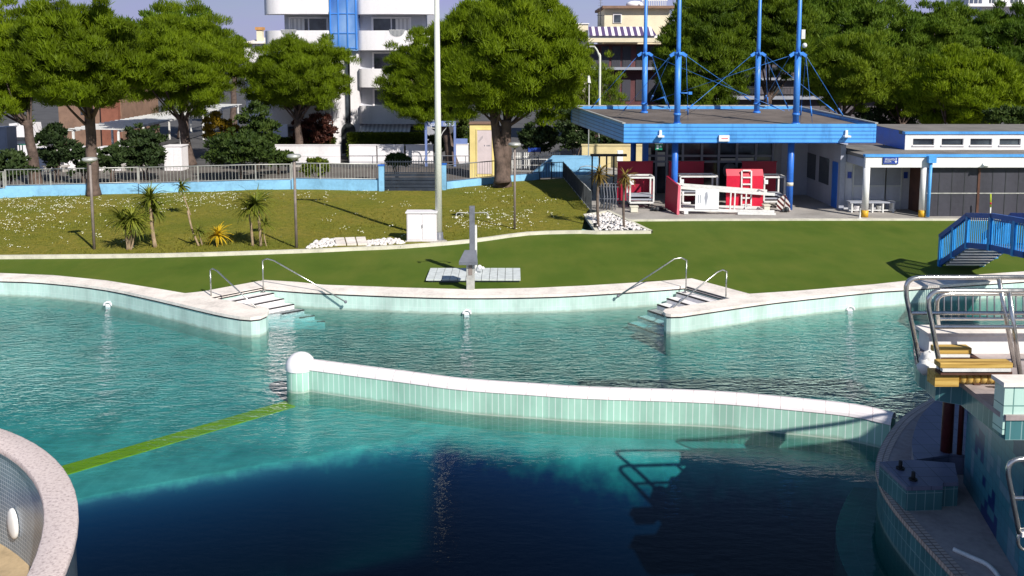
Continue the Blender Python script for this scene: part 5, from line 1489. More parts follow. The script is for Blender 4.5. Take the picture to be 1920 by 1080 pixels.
# ---- stored pool furniture
def frame_trolley(x0,x1,yt,yb,Y,lab,depth=.9,shelf=True):
    a=Dp(x0,yb,Y); c=Dp(x1,yt,Y); z0=max(.14,a.z)
    root=thing('frame_trolley',lab,'trolley',(a.x,Y,.012))
    m=MB(); r=.035
    for y in (Y,Y+depth):
        m.bar((a.x,y,z0),(c.x,y,z0),.07,.07); m.bar((a.x,y,c.z),(c.x,y,c.z),.07,.07)
        m.bar((a.x,y,z0+.036),(a.x,y,c.z-.036),.07,.07); m.bar((c.x,y,z0+.036),(c.x,y,c.z-.036),.07,.07)
    for x in (a.x,c.x):
        for z in (z0,c.z): m.bar((x,Y+.036,z),(x,Y+depth-.036,z),.07,.07)
    m.build('frame','white_metal',root)
    if shelf:
        m=MB(); m.box((a.x+.04,Y+.04,z0+.10),(c.x-.04,Y+depth-.04,z0+.16)); m.box((a.x+.04,Y+.04,z0+.26),(c.x-.04,Y+depth-.04,z0+.32)); m.build('shelf','soffit',root)
    for x in (a.x+.06,c.x-.06):
        for y in (Y,Y+depth):
            m=MB(); m.tube([(x-.025,y,.075),(x+.025,y,.075)],.062,12); m.bar((x,y,.10),(x,y,z0-.03),.04,.04); m.build('castor','dark_metal',root)
    m=MB(); m.box((a.x-.02,Y-.055,c.z-.30),(a.x+.15,Y-.037,c.z-.12)); m.build('paper_notice','sign_white',root)
    return root
frame_trolley(1181,1226,333,380,36.9,'white tube-framed trolley before the leftmost dark red board')
frame_trolley(1275,1345,331,365,37.6,'white tube-framed trolley behind the chair lying on its side')
frame_trolley(1432,1472,332,378,37.2,'grey-shelved white trolley beside the right blue column')
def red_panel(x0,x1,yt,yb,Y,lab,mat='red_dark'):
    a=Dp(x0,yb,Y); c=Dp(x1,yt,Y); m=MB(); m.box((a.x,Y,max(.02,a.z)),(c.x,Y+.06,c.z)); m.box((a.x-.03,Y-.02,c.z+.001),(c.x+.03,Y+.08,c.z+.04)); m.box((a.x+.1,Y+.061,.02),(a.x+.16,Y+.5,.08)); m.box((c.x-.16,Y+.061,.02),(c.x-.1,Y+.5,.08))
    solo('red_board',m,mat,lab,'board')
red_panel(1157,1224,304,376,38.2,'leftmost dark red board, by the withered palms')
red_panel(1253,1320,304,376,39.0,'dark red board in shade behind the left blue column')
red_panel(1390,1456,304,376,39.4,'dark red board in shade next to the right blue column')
# upright lifeguard chair: red boards and a ladder
Y=36.95
root=thing('lifeguard_chair','upright lifeguard chair back with bright red board and white ladder','lifeguard chair',Dp(1395,393,Y))
a=Dp(1361,393,Y); c=Dp(1432,318,Y)
z0=.03
m=MB(); m.box((a.x,Y,z0),(c.x,Y+.08,c.z-.28)); m.hexa([Vector(v) for v in ((a.x,Y,c.z-.277),(c.x,Y,c.z-.277),(c.x,Y+.08,c.z-.277),(a.x,Y+.08,c.z-.277),(a.x,Y+.16,c.z),(c.x,Y+.16,c.z),(c.x,Y+.24,c.z),(a.x,Y+.24,c.z))]); m.build('board','red_board',root)
m=MB(); m.box((a.x,Y-.03,z0+.55),(c.x,Y-.001,z0+.58)); m.build('board_ledge','red_dark',root)
m=MB(); xa,xb=Dp(1390,350,Y).x,Dp(1408,350,Y).x
m.bar((xa,Y-.10,.03),(xa,Y+.0,c.z-.05),.06,.05); m.bar((xb,Y-.10,.03),(xb,Y+.0,c.z-.05),.06,.05); m.build('ladder_rail','white_metal',root)
for k in range(6): z=.2+k*.30; MB().box((xa+.031,Y-.13+.016*k,z),(xb-.031,Y-.05+.016*k,z+.06)).build('rung','white_metal',root)
# lifeguard chair lying on its side
Y=35.75
root=thing('lifeguard_chair','white lifeguard chair lying on its side with a red end board','lifeguard chair',Dp(1360,402,Y))
xl=Dp(1273,380,Y).x; xr=Dp(1452,380,Y).x
m=MB()
for y,dx in ((Y,0),(Y+.95,-.05)):
    m.bar((xl,y,1.16),(xr+dx,y,.86),.08,.12); m.bar((xl,y,.22),(xr+dx,y,.12),.08,.12)
    m.bar((xl+.04,y,.29),(xl+.04,y,1.08),.08,.08)
for x,z in ((xl+.3,1.11),(xl+.3,.2),(xr-.4,.93),(xr-.4,.15)): m.bar((x,Y+.05,z),(x,Y+.9,z),.06,.06)
m.build('frame','white_metal',root)
for k,px in enumerate((1369,1377,1398)):
    x=Dp(px,380,Y).x; MB().bar((x,Y-.01,.22),(x+.02,Y-.01,1.0),.055,.05).build('rung','white_metal',root)
x0,x1=Dp(1303,380,Y).x,Dp(1347,380,Y).x
m=MB(); m.box((x0,Y-.07,.24),(x1,Y-.045,1.06)); sd_=m.build('seat_panel','sign_white',root)
m=MB(); m.box((x0+.12,Y-.0745,.50),(x0+.15,Y-.0705,.85)); m.box((x0+.20,Y-.0745,.50),(x0+.23,Y-.0705,.85)); 
k=m.addv([(x0+.45,Y-.072,.35),(x0+.38,Y-.072,.72),(x0+.42,Y-.072,.95),(x0+.50,Y-.072,.98),(x0+.53,Y-.072,.78)]); m.face(range(k,k+5)); m.build('sticker','soffit',sd_)
m=MB(); m.tube(smooth_path([(xl+.17,Y+.05,.98),(xl+.17,Y+.05,.55),(xl+.22,Y+.05,.48),(xl+.5,Y+.05,.48)],3),.05,8); m.build('arm_rest','white_metal',root)
MB().box((xl-.30,Y-.02,.25),(xl+.25,Y+.0,.29)) if False else None
m=MB(); xe=xl-.03
k=m.hexa([Vector(v) for v in ((xe-.08,Y-.15,.03),(xe,Y-.15,.03),(xe-.28,Y+1.15,.10),(xe-.36,Y+1.15,.10),(xe-.04,Y-.15,1.25),(xe+.04,Y-.15,1.25),(xe-.24,Y+1.15,1.5),(xe-.32,Y+1.15,1.5))]); m.build('end_board','red_dark',root)  # wide face in darker red, its shade put into the colour
m=MB(); m.hexa([Vector(v) for v in ((xe-.09,Y-.20,.03),(xe+.01,Y-.20,.03),(xe+.01,Y-.152,.03),(xe-.09,Y-.152,.03),(xe-.05,Y-.20,1.27),(xe+.05,Y-.20,1.27),(xe+.05,Y-.152,1.27),(xe-.05,Y-.152,1.27))]); m.build('lit_edge','pink_post',root)  # pink strip: the board's sunlit front edge put into the colour
m=MB(); m.bar((xr-1.6,Y-.2,.08),(xr,Y-.2,.06),.09,.09); m.box((xl+.2,Y-.12,.03),(xl+.38,Y+.05,.17)); m.build('foot_bar','white_metal',root)
# striped stack by the right column
p=Dp(1467,395,36.4)
root=thing('striped_barrier','folded red and white striped barrier leaning at the right blue column','barrier',(p.x,36.4,.012))
m=MB(); m.hexa([Vector(v)+Vector((p.x,36.4,0)) for v in ((-.26,0,.16),(.0,-.05,.02),(.06,.05,.02),(-.2,.1,.16),(-.22,0,.55),(.06,-.05,.76),(.12,.05,.76),(-.16,.1,.55))]); m.build('striped_board','stripe_board',root)
m=MB(); m.hexa([Vector(v)+Vector((p.x,36.3,0)) for v in ((.05,0,.02),(.30,-.05,.05),(.33,.05,.05),(.08,.1,.02),(.10,0,.70),(.26,-.05,.35),(.3,.05,.35),(.14,.1,.70))]); m.build('second_board','stripe_board',root)
m=MB(); m.sphere((p.x+.12,36.2,.14),.11,8,6); m.sphere((p.x-.05,36.2,.09),.07,8,6); m.build('weight','dark_metal',root)
p=Dp(1437,392,36.5); m=MB(); m.box((p.x-.12,36.4,.012),(p.x+.12,36.7,.26)); m.box((p.x-.15,36.37,.261),(p.x+.15,36.73,.30)); solo('small_crate',m,'kerb_stone','small pale crate between the red board and the striped barrier','crate')
# wheels and boxes left
p=Dp(1188,395,36.2); m=MB(); m.box((p.x-.13,36.1,.03),(p.x+.17,36.35,.25)); m.box((p.x-.16,36.08,.251),(p.x+.2,36.38,.29)); solo('small_crate',m,'kerb_stone','small pale crate on the sunlit terrace under the leftmost trolley','crate')
p=Dp(1232,390,36.5); m=MB(); m.tube([(p.x-.3,36.5,.06),(p.x+.4,36.6,.05)],.05,8); m.tube([(p.x-.2,36.4,.13),(p.x+.3,36.7,.10)],.04,8); m.sphere((p.x,36.45,.12),.10,8,6); solo('folded_umbrella_base',m,'dark_metal','dark bundle of tubes lying between the left trolley and the chair','tube bundle')
# stacked grey loungers at the lawn corner in the shade
for i,(px,py) in enumerate(((1133,378),(1143,379))):
    p=G(px,py+16); root_lab=('stack of grey metal chair frames leaning in shade, nearer the lawn','stack of grey metal chair frames leaning in shade, nearer the red board')[i]
    m=MB()
    for k in range(5):
        x=p.x-.28+k*.13; m.tube(smooth_path([(x,p.y,.03),(x+.05,p.y,.55),(x+.02,p.y+.2,1.1),(x+.12,p.y+.2,1.15)],3),.018,6); m.tube([(x,p.y+.4,.03),(x+.06,p.y+.05,.62)],.018,6)
    m.box((p.x-.3,p.y+.02,.50),(p.x+.4,p.y+.04,.53)); m.box((p.x-.3,p.y+.2,1.0),(p.x+.4,p.y+.22,1.03))
    solo('chair_stack',m,'grey_metal',root_lab,'chair stack')
p=G(1120,385); m=MB()
for x in (0,.35,.7,1.05): m.box((p.x+x,p.y+3,.03),(p.x+x+.07,p.y+3.07,1.9))
m.box((p.x-.05,p.y+2.9,1.9),(p.x+1.7,p.y+3.2,2.0)); m.box((p.x+.08,p.y+3.02,.9),(p.x+1.05,p.y+3.05,.95)); solo('shelter_frame',m,'dark_metal','dark shelter frame in the shade left of the red boards','frame')

# ================================================================== CHANGING ROOM BUILDING
CY=35.0
chg=thing('changing_building','low white changing building with blue roof trim and dark shutters','building',(18,CY,0))
def cxp_(px,Y=CY): return (px-960)/(F/Y)
def cz(py,Y=CY): return Dp(960,py,Y).z
xl=14.6; xr=34
zt,zbm=cz(291),cz(314)
MB().box((xl,CY,zbm),(xr,CY+.16,zt-.07)).build('fascia','white_paint',chg)
m=MB(); m.box((xl-.04,CY-.05,zt-.068),(xr,CY+.18,zt+.03)); m.build('roof_trim','sky_blue_paint',chg)
m=MB(); m.prism([(xl,CY+.181),(xr,CY+.181),(xr,39.6),(xl,39.6)],zt-.16,zt-.02); m.build('lower_roof','roof_grey',chg)
m=MB(); m.box((xl,CY+.161,zbm),(xl+.14,41.5,zt-.165)); m.build('side_beam','side_wall',chg)
# clerestory
KY=37.4; kx=17.30
zt2,zb2=cz(247,KY),zt-.02
wn=MB()
cw=[(1715,1755),(1769,1810),(1823,1864),(1878,1918),(1932,1972),(1986,2026)]
xs=[kx]
zw0,zw1=cz(272,KY),cz(260,KY)
m=MB(); m.box((kx,KY,zb2),(xr,KY+.15,zw0)); m.box((kx,KY,zw1),(xr,KY+.15,zt2-.10))
prev=kx
for (a_,b_) in cw:
    m.box((prev,KY,zw0+.001),(cxp_(a_,KY),KY+.15,zw1-.001)); prev=cxp_(b_,KY)
m.box((prev,KY,zw0+.001),(xr,KY+.15,zw1-.001)); m.build('clerestory_wall','white_paint',chg)
for (a_,b_) in cw:
    f=MB().box((cxp_(a_,KY)+.02,KY+.09,zw0+.02),(cxp_(b_,KY)-.02,KY+.12,zw1-.02)).build('window','window_glass',chg)
    MB().box((cxp_(a_,KY)-.03,KY-.05,zw0-.05),(cxp_(b_,KY)+.03,KY-.002,zw0)).build('sill','white_plaster',f)
MB().box((kx-.05,KY-.06,zt2-.098),(xr,KY+.2,zt2)).build('clerestory_trim','sky_blue_paint',chg)
m=MB(); m.prism([(kx,KY+.201),(xr,KY+.201),(xr,41.8),(kx+.25,41.8)],zt2-.14,zt2+.02); m.build('upper_roof','roof_grey',chg)
m=MB(); m.quad((kx-.01,KY,zb2),(kx-.01,KY,zt2),(kx+.24,41.8,zt2+.0),(kx+.24,41.8,zb2)); m.build('clerestory_end','column_blue',chg)
# front columns
for px,dark in ((1632,0),(1741,1)):
    x=cxp_(px)
    MB().tube([(x,CY+.10,.28),(x,CY+.10,zbm-.002)],.135,18).build('column','white_paint',chg)
    MB().tube([(x,CY+.10,.012),(x,CY+.10,.30)],.142,18).build('column_foot','yellow_paint',chg)
x=cxp_(1744)
m=MB(); m.tube([(x+.08,CY-.10,.05),(x+.10,CY-.10,zt-.3)],.065,12); dp=m.build('downpipe','sky_blue_paint',chg)
m=MB(); m.box((x-.05,CY-.24,zt-.30),(x+.26,CY-.052,zt-.02)); m.build('rain_hopper','sky_blue_paint',dp)
# sign with lettering
sx0,sx1=cxp_(1660),cxp_(1688); z0,z1=cz(307),cz(294.5)
sg=MB().box((sx0,CY-.06,z0),(sx1,CY-.002,z1)).build('sign','sign_blue',chg)
text('SPOGLIATOI',.12,(sx0+.25,CY-.066,z1-.135),'sign_white',sg,wd=.40); text('DOCCE WC',.08,(sx0+.18,CY-.066,z0+.06),'sign_white',sg,wd=.28)
m=MB(); xx=sx1-.10; m.box((xx-.015,CY-.066,z0+.10),(xx+.015,CY-.0605,z1-.03)); k=m.addv([(xx-.06,CY-.064,z0+.11),(xx+.06,CY-.064,z0+.11),(xx,CY-.064,z0+.03)]); m.face((k,k+2,k+1)); m.build('arrow','sign_white',sg)
p=Dp(1847,308,CY); m=MB(); m.box((p.x-.10,CY-.20,p.z-.05),(p.x+.16,CY-.003,p.z+.05)); m.tube([(p.x-.12,CY-.15,p.z),(p.x-.20,CY-.2,p.z-.03)],.05,8); m.build('wall_lamp','sign_white',chg)
# porch: inner wall, doors, bench
IY=37.0
m=MB(); m.box((cxp_(1590,IY),IY,.012),(cxp_(1712,IY),IY+.2,zt-.17)); m.build('inner_wall','grey_wall',chg)
for (a_,b_) in ((1606,1665),(1667,1695)):
    f=MB(); xa,xb=cxp_(a_,IY),cxp_(b_,IY)
    f.box((xa,IY-.05,.35),(xb,IY-.001,.42)); f.box((xa,IY-.05,1.02),(xb,IY-.001,1.08)); f.box((xa,IY-.05,1.95),(xb,IY-.001,2.02)); f.box((xa-.05,IY-.055,.02),(xa,IY-.001,2.02)); f.box((xb,IY-.055,.02),(xb+.05,IY-.001,2.02))
    d=f.build('door','door_frame',chg); MB().box((xa,IY-.03,1.081),(xb,IY-.002,1.949)).build('pane','pale_glass' if False else 'soffit',d)
for px in (1598,1704):
    x=cxp_(px,IY); MB().box((x-.08,IY-.04,1.38),(x+.08,IY-.002,1.66)).build('door_sign','sign_blue',chg)
m=MB(); m.box((cxp_(1712,IY),CY+.8,.012),(cxp_(1712,IY)+.15,IY+.2,zt-.17)); m.box((cxp_(1712,IY)+.151,CY+1.2,.012),(cxp_(1712,IY)+1.2,CY+1.35,zt-.17)); m.build('brown_panel','brown_wood',chg)
# wall facing left, under the canopy
m=MB(); m.box((xl-.02,IY+.0,.012),(xl+.2,46,zt-.17)) if False else m.box((cxp_(1588,IY)-.22,IY-.1,.012),(cxp_(1588,IY),46,zt+.25)); m.build('side_wall','side_wall',chg)
xs_=cxp_(1588,IY)-.222
for y0,y1 in ((38.2,39.4),(39.9,41.4)):
    MB().box((xs_-.02,y0,.9),(xs_,y1,2.1)).build('side_window','window_glass',chg)
MB().box((xs_-.03,37.15,.02),(xs_,37.75,2.05)).build('side_door','column_blue',chg)
# dark shutters
x0=cxp_(1749); ys=CY+.25
for i,(a_,b_) in enumerate(((1750,1847),(1851,1950),(1954,2050))):
    xa,xb=cxp_(a_),cxp_(b_)
    s=MB().box((xa,ys,.012),(xb,ys+.06,zbm+.05)).build('shutter','shutter_dark',chg)
    m=MB(); zz=cz(364); m.box((xa,ys-.02,zz-.02),(xb,ys-.001,zz+.02)); m.build('shutter_rail','galvanised',s)
    m=MB()
    for f in (0,.25,.5,.75,1): x=xa+(xb-xa)*f; m.box((x-.015,ys-.012,.02),(x+.015,ys-.0005,zz-.021)); m.box((x-.015,ys-.012,zz+.021),(x+.015,ys-.0005,zbm))
    m.build('shutter_rib','dark_metal',s)
    m=MB(); m.box((xb+.001,ys-.03,.012),(xb+.10,ys+.08,zbm+.05)); m.build('jamb','brown_wood',chg)
MB().box((x0,CY+.17,zbm-.03),(xr,CY+.24,zbm+.01)).build('shutter_box','galvanised',chg)
# bench and bins
p=Dp(1590,395,36.3); q=Dp(1676,395,36.3)
root=thing('porch_bench','long grey bench against the porch wall behind the white column','bench',(p.x,36.3,.012))
MB().box((p.x,36.1,.42),(q.x,36.5,.48)).build('seat','soffit',root)
for k in range(5):
    x=p.x+.1+(q.x-p.x-.2)*k/4; MB().box((x-.03,36.12,.012),(x+.03,36.48,.419)).build('leg','white_metal',root)
MB().box((p.x,36.15,.09),(q.x,36.2,.13)).build('stretcher','white_metal',root)
for k,l in enumerate(('white bucket under the porch bench, nearest the doorway','white bucket under the porch bench, second from the doorway','white bucket under the porch bench just right of the white column')):
    x=p.x+(.36,.70,1.36)[k]; m=MB(); m.lathe([(.001,0),(.10,0),(.13,.26),(.135,.27),(.12,.27)],(x,36.3,.013),14); solo('bucket',m,'white_plaster' if k!=2 else 'cloth_white',l,'bucket')
# pole with yellow-green marker, barrier line
p=G(1856,411); root=thing('marker_pole','thin yellow-green marker pole with red band before the dark shutters','marker pole',p)
MB().tube([p,p+Vector((0,0,.5))],.028,8).build('pole','white_metal',root)
MB().tube([p+Vector((0,0,.5)),p+Vector((-.03,0,1.05))],.03,8).build('upper_pole','sign_yellowgreen',root)
MB().tube([p+Vector((-.005,0,.62)),p+Vector((-.01,0,.70))],.034,8).build('band','red_board',root)
p=G(1612,411); m=MB(); m.lathe([(.16,0),(.16,.03),(.03,.05),(.025,.42),(.04,.43),(.001,.45)],p,12); solo('post_base',m,'white_metal','short white barrier post left of the first white column','barrier post')
# trailing cables and drain
# ================================================================== TREES
def crown_arrays(rng,rx,ry,hz,lz,nc,nb,L,W,lump=.12,flat=-.97,shell=.42,crf=(.11,.18),up=.6):
    ph=rng.uniform(0,6.28,8)
    d=rng.normal(size=(nc*3,3)); d/=np.linalg.norm(d,axis=1)[:,None]; d=d[d[:,2]>flat][:nc]
    n=len(d); az=np.arctan2(d[:,1],d[:,0])
    lm=1+lump*(np.sin(3*az+ph[0]+2*d[:,2])+.7*np.sin(5*az+ph[1]-3*d[:,2])+.6*np.sin(8*az+ph[2]+6*d[:,2]))
    r=rng.uniform(shell**2,1,n)**.5*lm
    sc=np.stack([np.full(n,rx),np.full(n,ry),np.where(d[:,2]>0,hz,lz)],1)
    c=d*r[:,None]*sc
    cr=rng.uniform(*crf,n)*rx
    C=np.repeat(c,nb,0); CR=np.repeat(cr,nb); D=np.repeat(d,nb,0); N=len(C)
    o=rng.normal(size=(N,3)); o/=np.linalg.norm(o,axis=1)[:,None]; o[:,2]=np.where(o[:,2]<-.3,-o[:,2],o[:,2])
    rad=CR*rng.uniform(.25,1,N)**.5
    P=C+o*rad[:,None]*np.array([1,1,.75])
    dr=o*.22+D*.12+np.array([0,0,up*1.5])+rng.normal(size=(N,3))*.42; dr/=np.linalg.norm(dr,axis=1)[:,None]
    nd=o*.9+D*.55+np.array([0,0,.25])+rng.normal(size=(N,3))*.38
    sd=np.cross(dr,nd); sd/=np.linalg.norm(sd,axis=1)[:,None]+1e-9
    l=L*rng.uniform(.65,1.3,N)[:,None]; w=W*rng.uniform(.7,1.3,N)[:,None]
    v=np.stack([P-sd*w*.35,P+sd*w*.35,P+dr*l*.55+sd*w*.5,P+dr*l+sd*w*.08,P+dr*l-sd*w*.08,P+dr*l*.55-sd*w*.5],1)
    return v
def leaf_mesh(name,v,mat):
    N=len(v); me=bpy.data.meshes.new(name)
    me.vertices.add(N*6); me.vertices.foreach_set('co',v.reshape(-1).astype(np.float32))
    me.loops.add(N*6); me.loops.foreach_set('vertex_index',np.arange(N*6,dtype=np.int32))
    me.polygons.add(N); me.polygons.foreach_set('loop_start',np.arange(0,N*6,6,dtype=np.int32)); me.polygons.foreach_set('loop_total',np.full(N,6,dtype=np.int32))
    me.update(calc_edges=True); me.materials.append(M[mat]); return me
def trunk_mb(b,f,r0,r1,tips,rg,rl=.35):
    m=MB(); b=Vector(b); f=Vector(f); n=6; pts=[];rad=[]
    for i in range(n+1):
        t=i/n; p=b+(f-b)*t+Vector((rg.uniform(-1,1),rg.uniform(-1,1),0))*(.06*math.sin(PI*t)*(f-b).length*.25)
        pts.append(p); rad.append((r0*1.3 if i==0 else r0+(r1-r0)*t)*rg.uniform(.95,1.06))
    m.tube(smooth_path(pts,3),[rad[min(n,int(k/3))]+(rad[min(n,int(k/3)+1)]-rad[min(n,int(k/3))])*(k%3)/3 for k in range(n*3+1)],12)
    for tp in tips:
        tp=Vector(tp); st=f-(f-b).normalized()*rg.uniform(0,.25)*(f-b).length
        mid=st+(tp-st)*.5+Vector((0,0,-.08*(tp-st).length))+Vector((rg.uniform(-.2,.2),rg.uniform(-.2,.2),0))
        pp=smooth_path([st,mid,tp],4); m.tube(pp,[r1*rl*(1-.8*k/8) for k in range(9)],7)
        for _ in range(2):
            t=rg.uniform(.4,.8); q=pp[int(t*8)]; e=q+(tp-q)*.8+Vector((rg.uniform(-.7,.7),rg.uniform(-.7,.7),rg.uniform(.2,.7))); m.tube([q,(q+e)/2+Vector((0,0,.05)),e],[r1*rl*.4,r1*rl*.3,r1*rl*.1],5)
    return m
def pine(lab,base,fork,c,rx,ry,hz,lz,r0,r1,nc,nb,seed,leaf='pine_leaf',L=.30,W=.036,group=None,nlimb=9,second=None,extra=(),**kw):
    """base, fork, c: world points; c is the centre of the crown's flat underside"""
    rg=random.Random(seed); rng=np.random.default_rng(seed)
    root=thing('umbrella_pine',lab,'pine tree',base,group)
    b=Vector(base); c=Vector(c)
    tips=[c+Vector((rx*.72*math.cos(2*PI*k/nlimb+seed),ry*.72*math.sin(2*PI*k/nlimb+seed),hz*rg.uniform(-.05,.45))) for k in range(nlimb)]+[c+Vector((0,0,hz*.6))]
    m=trunk_mb(base,fork,r0,r1,tips,rg)
    if second is not None:
        b2,f2,ra,rb=second; m2=trunk_mb(b2,f2,ra,rb,tips[:4],rg); off=len(m.v); m.v+=m2.v
        for k,f in enumerate(m2.f):
            kk=len(m.f); m.f.append(tuple(i+off for i in f)); m.sm.add(kk)
            if k in m2.uv: m.uv[kk]=m2.uv[k]
    m.build('trunk','bark',root)
    vs=[crown_arrays(rng,rx,ry,hz,lz,nc,nb,L,W,**kw)+np.array(c-b)]
    for (dx,dy,dz_,ex,ey,eh,el,n2) in extra:
        vs.append(crown_arrays(rng,ex,ey,eh,el,n2,nb,L,W,**kw)+np.array(c-b)+np.array([dx,dy,dz_]))
    v=np.concatenate(vs)
    o=bpy.data.objects.new('crown',leaf_mesh('crown',v,leaf)); COL.objects.link(o); o.parent=root
    return root
def px_pine(lab,bpx,Y,fork_px,crown_px,z0,seed,**kw):
    """bpx base pixel x at ground z0; crown_px = (x0,x1,ytop,ybottom)"""
    s=F/Y
    base=Dp(bpx,300,Y); base.z=z0
    fk=Dp(*fork_px,Y)
    x0,x1,yt,yb=crown_px
    cxx=Dp((x0+x1)/2,yb,Y); top=Dp((x0+x1)/2,yt,Y)
    H=top.z-cxx.z; lz=H*kw.pop('lzf',.42)
    c=Vector((cxx.x,Y+kw.pop('cdy',0),cxx.z+lz)); hz=H-lz
    rx=(x1-x0)/2/s*.90
    return pine(lab,base,fk,c,rx,rx*kw.pop('ryf',.95),hz*.95,lz*1.0,kw.pop('r0'),kw.pop('r1'),kw.pop('nc'),kw.pop('nb'),seed,**kw)
gz0=.03
px_pine('large umbrella pine at the left margin, its thick trunk behind the fence',66,52,(52,225),(-130,112,8,232),SZ,11,r0=.34,r1=.24,nc=480,nb=270)
px_pine('umbrella pine with straight trunk standing on the lawn before the blue wall',173,40.6,(168,205),(62,300,4,205),gz0,12,r0=.27,r1=.22,cdy=-1.6,nc=480,nb=270,ryf=.8)
px_pine('umbrella pine with trunk leaning left, in front of the pergola',357,63,(338,215),(215,468,14,212),SZ,13,r0=.40,r1=.27,nc=480,nb=270)
px_pine('small round umbrella pine with forked trunk before the white apartment building',563,65,(557,205),(455,667,70,208),SZ,14,r0=.34,r1=.24,nc=460,nb=260,nlimb=12)
b0=G(942,353,.03)
px_pine('biggest umbrella pine with thick forked trunk at the back of the lawn',942,43.6,(950,225),(796,1118,-14,225),.03,15,r0=.42,r1=.24,nc=700,nb=340,second=((b0.x,b0.y,.3),Dp(925,210,43.6),.34,.2),ryf=.8)
px_pine('dark umbrella pine just behind the tall mast with trunk leaning right',848,63.5,(832,225),(712,910,66,238),SZ,16,ryf=.6,r0=.42,r1=.28,nc=460,nb=260)
px_pine('lower bushy pine between the big forked pine and the canopy roof',1120,60,(1110,260),(1030,1180,92,262),SZ,17,r0=.3,r1=.2,nc=230,nb=80,leaf='pine_leaf_far',lzf=.4)
px_pine('dark green pine dome behind the left pines against the sky',345,86,(345,120),(240,440,18,130),SZ,18,r0=.5,r1=.35,nc=240,nb=70,leaf='pine_leaf_back',L=.5,W=.13)
px_pine('small distant pine top beside the far house roof',440,105,(440,100),(405,470,68,120),SZ,19,r0=.4,r1=.3,nc=110,nb=60,leaf='pine_leaf_back',L=.5,W=.14)
# pines behind the pavilion and changing building
back=[
 ('dark pine mass behind the two left masts',1300,62,(1222,1402,-5,205),'pine_leaf_far'),
 ('dark pine between the third and fourth mast',1440,66,(1360,1530,-25,128),'pine_leaf_far'),
 ('sunlit pine dome just right of the rightmost mast',1580,59,(1498,1685,72,182),'pine_leaf_far'),
 ('tall far pine above the sunlit dome right of the masts',1590,84,(1470,1705,-22,118),'pine_leaf_back'),
 ('tall far pine in the middle of the right-hand skyline',1730,86,(1660,1830,8,140),'pine_leaf_back'),
 ('far pine under the white block at the right margin',1850,88,(1790,1975,14,150),'pine_leaf_back'),
 ('bright rounded pine over the clerestory windows',1790,56,(1700,1905,98,228),'pine_leaf'),
 ('pine at the right margin above the upper roof',1940,58,(1870,2050,118,236),'pine_leaf_far'),
 ('half-hidden pine between the two sunlit domes behind the changing building',1690,68,(1630,1760,100,200),'pine_leaf_far'),
 ('dark far pine rising between the second and third mast',1375,90,(1260,1480,-40,90),'pine_leaf_back'),
]
for i,(lab,px,Y,cr,leaf) in enumerate(back):
    cr=(cr[0]-8,cr[1]+8,cr[2]-4,cr[3]+22)
    px_pine(lab,px,Y,(px,cr[3]+8),cr,SZ,30+i,r0=.4,r1=.28,nc=420 if Y<70 else 360,nb=190,leaf=leaf,L=.34 if Y<70 else .44,W=.050 if Y<70 else .075,lzf=.45,ryf=.8,nlimb=7,lump=.09)
def shrub(lab,px,Y,cr,leaf,seed,nc=90,nb=60,L=.22,W=.10,name='shrub',cat='shrub',z0=SZ,stem=True,ryf=.8):
    s=F/Y; x0,x1,yt,yb=cr
    a=Dp((x0+x1)/2,yb,Y); t=Dp((x0+x1)/2,yt,Y); H=t.z-a.z; rx=(x1-x0)/2/s*.9
    b=Vector((a.x,Y,z0)); root=thing(name,lab,cat,b)
    rng=np.random.default_rng(seed); rg=random.Random(seed)
    v=crown_arrays(rng,rx,rx*ryf,H*.55,H*.42,nc,nb,L,W,lump=.12,flat=-.95,shell=.45,crf=(.14,.24),up=.35)+np.array([0,0,a.z-z0+H*.45])
    o=bpy.data.objects.new('foliage',leaf_mesh('foliage',v,leaf)); COL.objects.link(o); o.parent=root
    m=MB()
    for k in range(5):
        an=rg.uniform(0,6.28); m.tube([b+Vector((.12*math.cos(an),.12*math.sin(an),0)),b+Vector((.1*math.cos(an),.1*math.sin(an),(a.z-z0)*.5+.3)),Vector((a.x+rx*.5*math.cos(an),Y+rx*.3*math.sin(an),a.z+H*.5))],[.05,.04,.015],6)
    m.build('stem','twig',root); return root
shrub('large oleander bush behind the sunlit blue wall, right of the leaning pine',450,55,(376,525,252,312),'shrub_leaf',51,120,70)
shrub('tall dark oleander behind the large bush, left of the apartment building',480,60,(436,530,198,300),'shrub_leaf',52,110,60)
shrub('yellowish bush under the far end of the pergola',402,68,(374,446,212,272),'yellow_leaf',53,70,50)
shrub('dark round bush in the shade left of the straight pine trunk',108,54,(70,142,236,322),'shrub_dark',54,90,60)
shrub('dark bush with pale blossoms left of the lamp head',150,53,(126,186,270,330),'shrub_dark',55,60,50)
shrub('dark bush right of the straight pine trunk, behind the railing',215,53,(184,236,276,320),'shrub_dark',56,70,50)
shrub('dark broad bush under the pergola in the shade',272,55,(226,318,242,322),'shrub_dark',57,120,60)
shrub('dark bush at the left margin behind the green railing',20,50,(-30,62,282,345),'shrub_dark',58,90,60)
shrub('reddish plum bush beside the small umbrella pine',597,66.5,(544,636,208,285),'plum_leaf',59,90,60)
shrub('low sunlit bush at the foot of the small umbrella pine',520,58,(492,556,286,312),'shrub_leaf',60,50,50)
shrub('small clipped bush before the dark gate',743,47,(722,768,292,312),'shrub_leaf',61,50,50,z0=SZ)
shrub('grassy yellow tuft behind the railing left of the gate',590,50,(566,622,300,330),'hedge_leaf',62,40,50)
shrub('dark bushy undergrowth left of the pavilion canopy',1075,58,(1040,1120,205,285),'shrub_dark',63,110,60)
shrub('dark undergrowth beneath the big forked pine',1000,62,(966,1048,230,290),'shrub_dark',64,80,60)
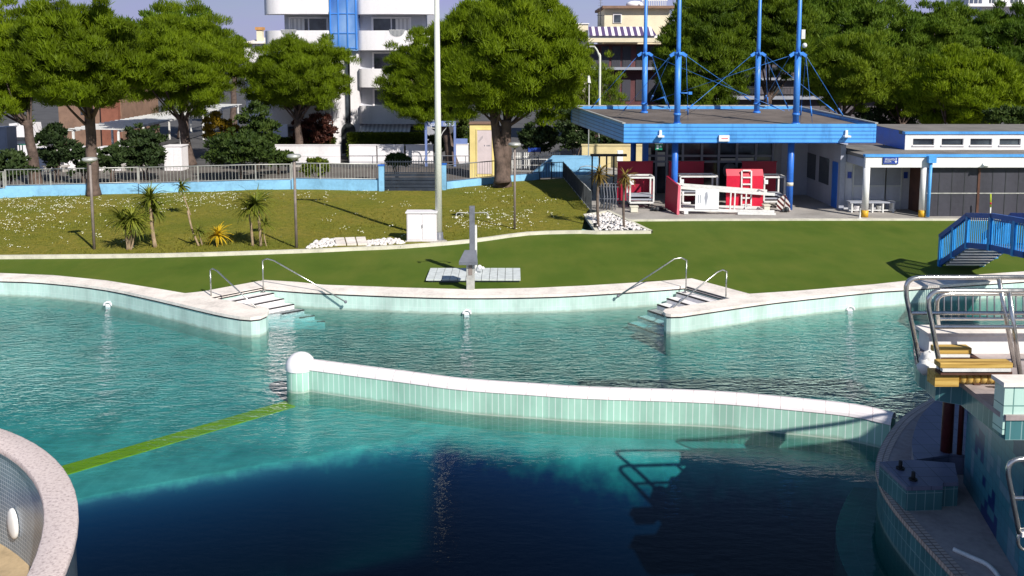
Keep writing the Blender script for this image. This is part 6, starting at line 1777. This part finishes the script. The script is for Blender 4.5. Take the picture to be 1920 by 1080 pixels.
shrub('bush behind the yellow cabin by the blue arch',868,66,(846,890,222,285),'shrub_leaf',65,70,50)
shrub('ivy-covered bush behind the entrance arch',826,66,(800,850,240,290),'shrub_dark',66,60,50)
shrub('dark bush at the base of the shaded building, right of the masts',1640,70,(1590,1730,196,250),'shrub_dark',67,90,60)
shrub('dark bush behind the left masts at the shaded building',1250,66,(1222,1300,150,225),'shrub_dark',68,90,60)
shrub('sparse bush on top of the sand-coloured wall',1150,54,(1092,1200,255,280),'shrub_dark',69,60,50)
shrub('small shrub at the foot of the shutter wall behind the upper roof',1880,52,(1840,1930,205,236),'shrub_leaf',70,60,50)
# clipped hedge in front of the apartment building
HYg=66.2
for k,(x0,x1,yt,yb,lab) in enumerate(((652,792,252,276,'clipped yellow-green hedge above the white garden walls'),(512,625,262,276,'clipped hedge left of the blue stair tower behind the white wall'))):
    a=Dp(x0,yb,HYg); c=Dp(x1,yt,HYg); rng=np.random.default_rng(80+k)
    root=thing('hedge',lab,'hedge',((a.x+c.x)/2,HYg+.5,SZ)); N=14000
    P=np.stack([rng.uniform(a.x,c.x,N),rng.uniform(HYg,HYg+1,N),rng.uniform(SZ+.1,c.z,N)],1)
    sel=rng.integers(0,3,N); P[sel==0,1]=HYg+rng.uniform(0,.1,(sel==0).sum()); P[sel==1,2]=c.z-rng.uniform(0,.1,(sel==1).sum())
    d=rng.normal(size=(N,3))+np.array([0,-.6,.6]); d/=np.linalg.norm(d,axis=1)[:,None]; sd=np.cross(d,rng.normal(size=(N,3))); sd/=np.linalg.norm(sd,axis=1)[:,None]; l=.2; w_=.08
    v=np.stack([P-sd*w_*.3,P+sd*w_*.3,P+d*l*.5+sd*w_*.5,P+d*l+sd*.01,P+d*l-sd*.01,P+d*l*.5-sd*w_*.5],1)-np.array(LOC[root.name])
    o=bpy.data.objects.new('foliage',leaf_mesh('foliage',v,'hedge_leaf')); COL.objects.link(o); o.parent=root
    m=MB(); 
    for j in range(8): x=a.x+(c.x-a.x)*(j+.5)/8; m.tube([(x,HYg+.5,SZ),(x,HYg+.5,c.z-.3)],.04,5)
    m.build('stem','twig',root)
# bare shrub against pale wall at the far left
q=Dp(100,270,58); root=thing('bare_shrub','leafless shrub with fanned twigs under the left pines','shrub',(q.x,58,SZ)); m=MB(); rg=random.Random(3)
for k in range(26):
    a=rg.uniform(-.5,.5); h=rg.uniform(2.5,3.6); p=Vector((q.x,58,SZ)); m.tube([p,p+Vector((a*h*.35,rg.uniform(-.2,.2),h*.5)),p+Vector((a*h*.85,rg.uniform(-.5,.5),h))],[.03,.02,.008],4)
m.build('twigs','twig',root)
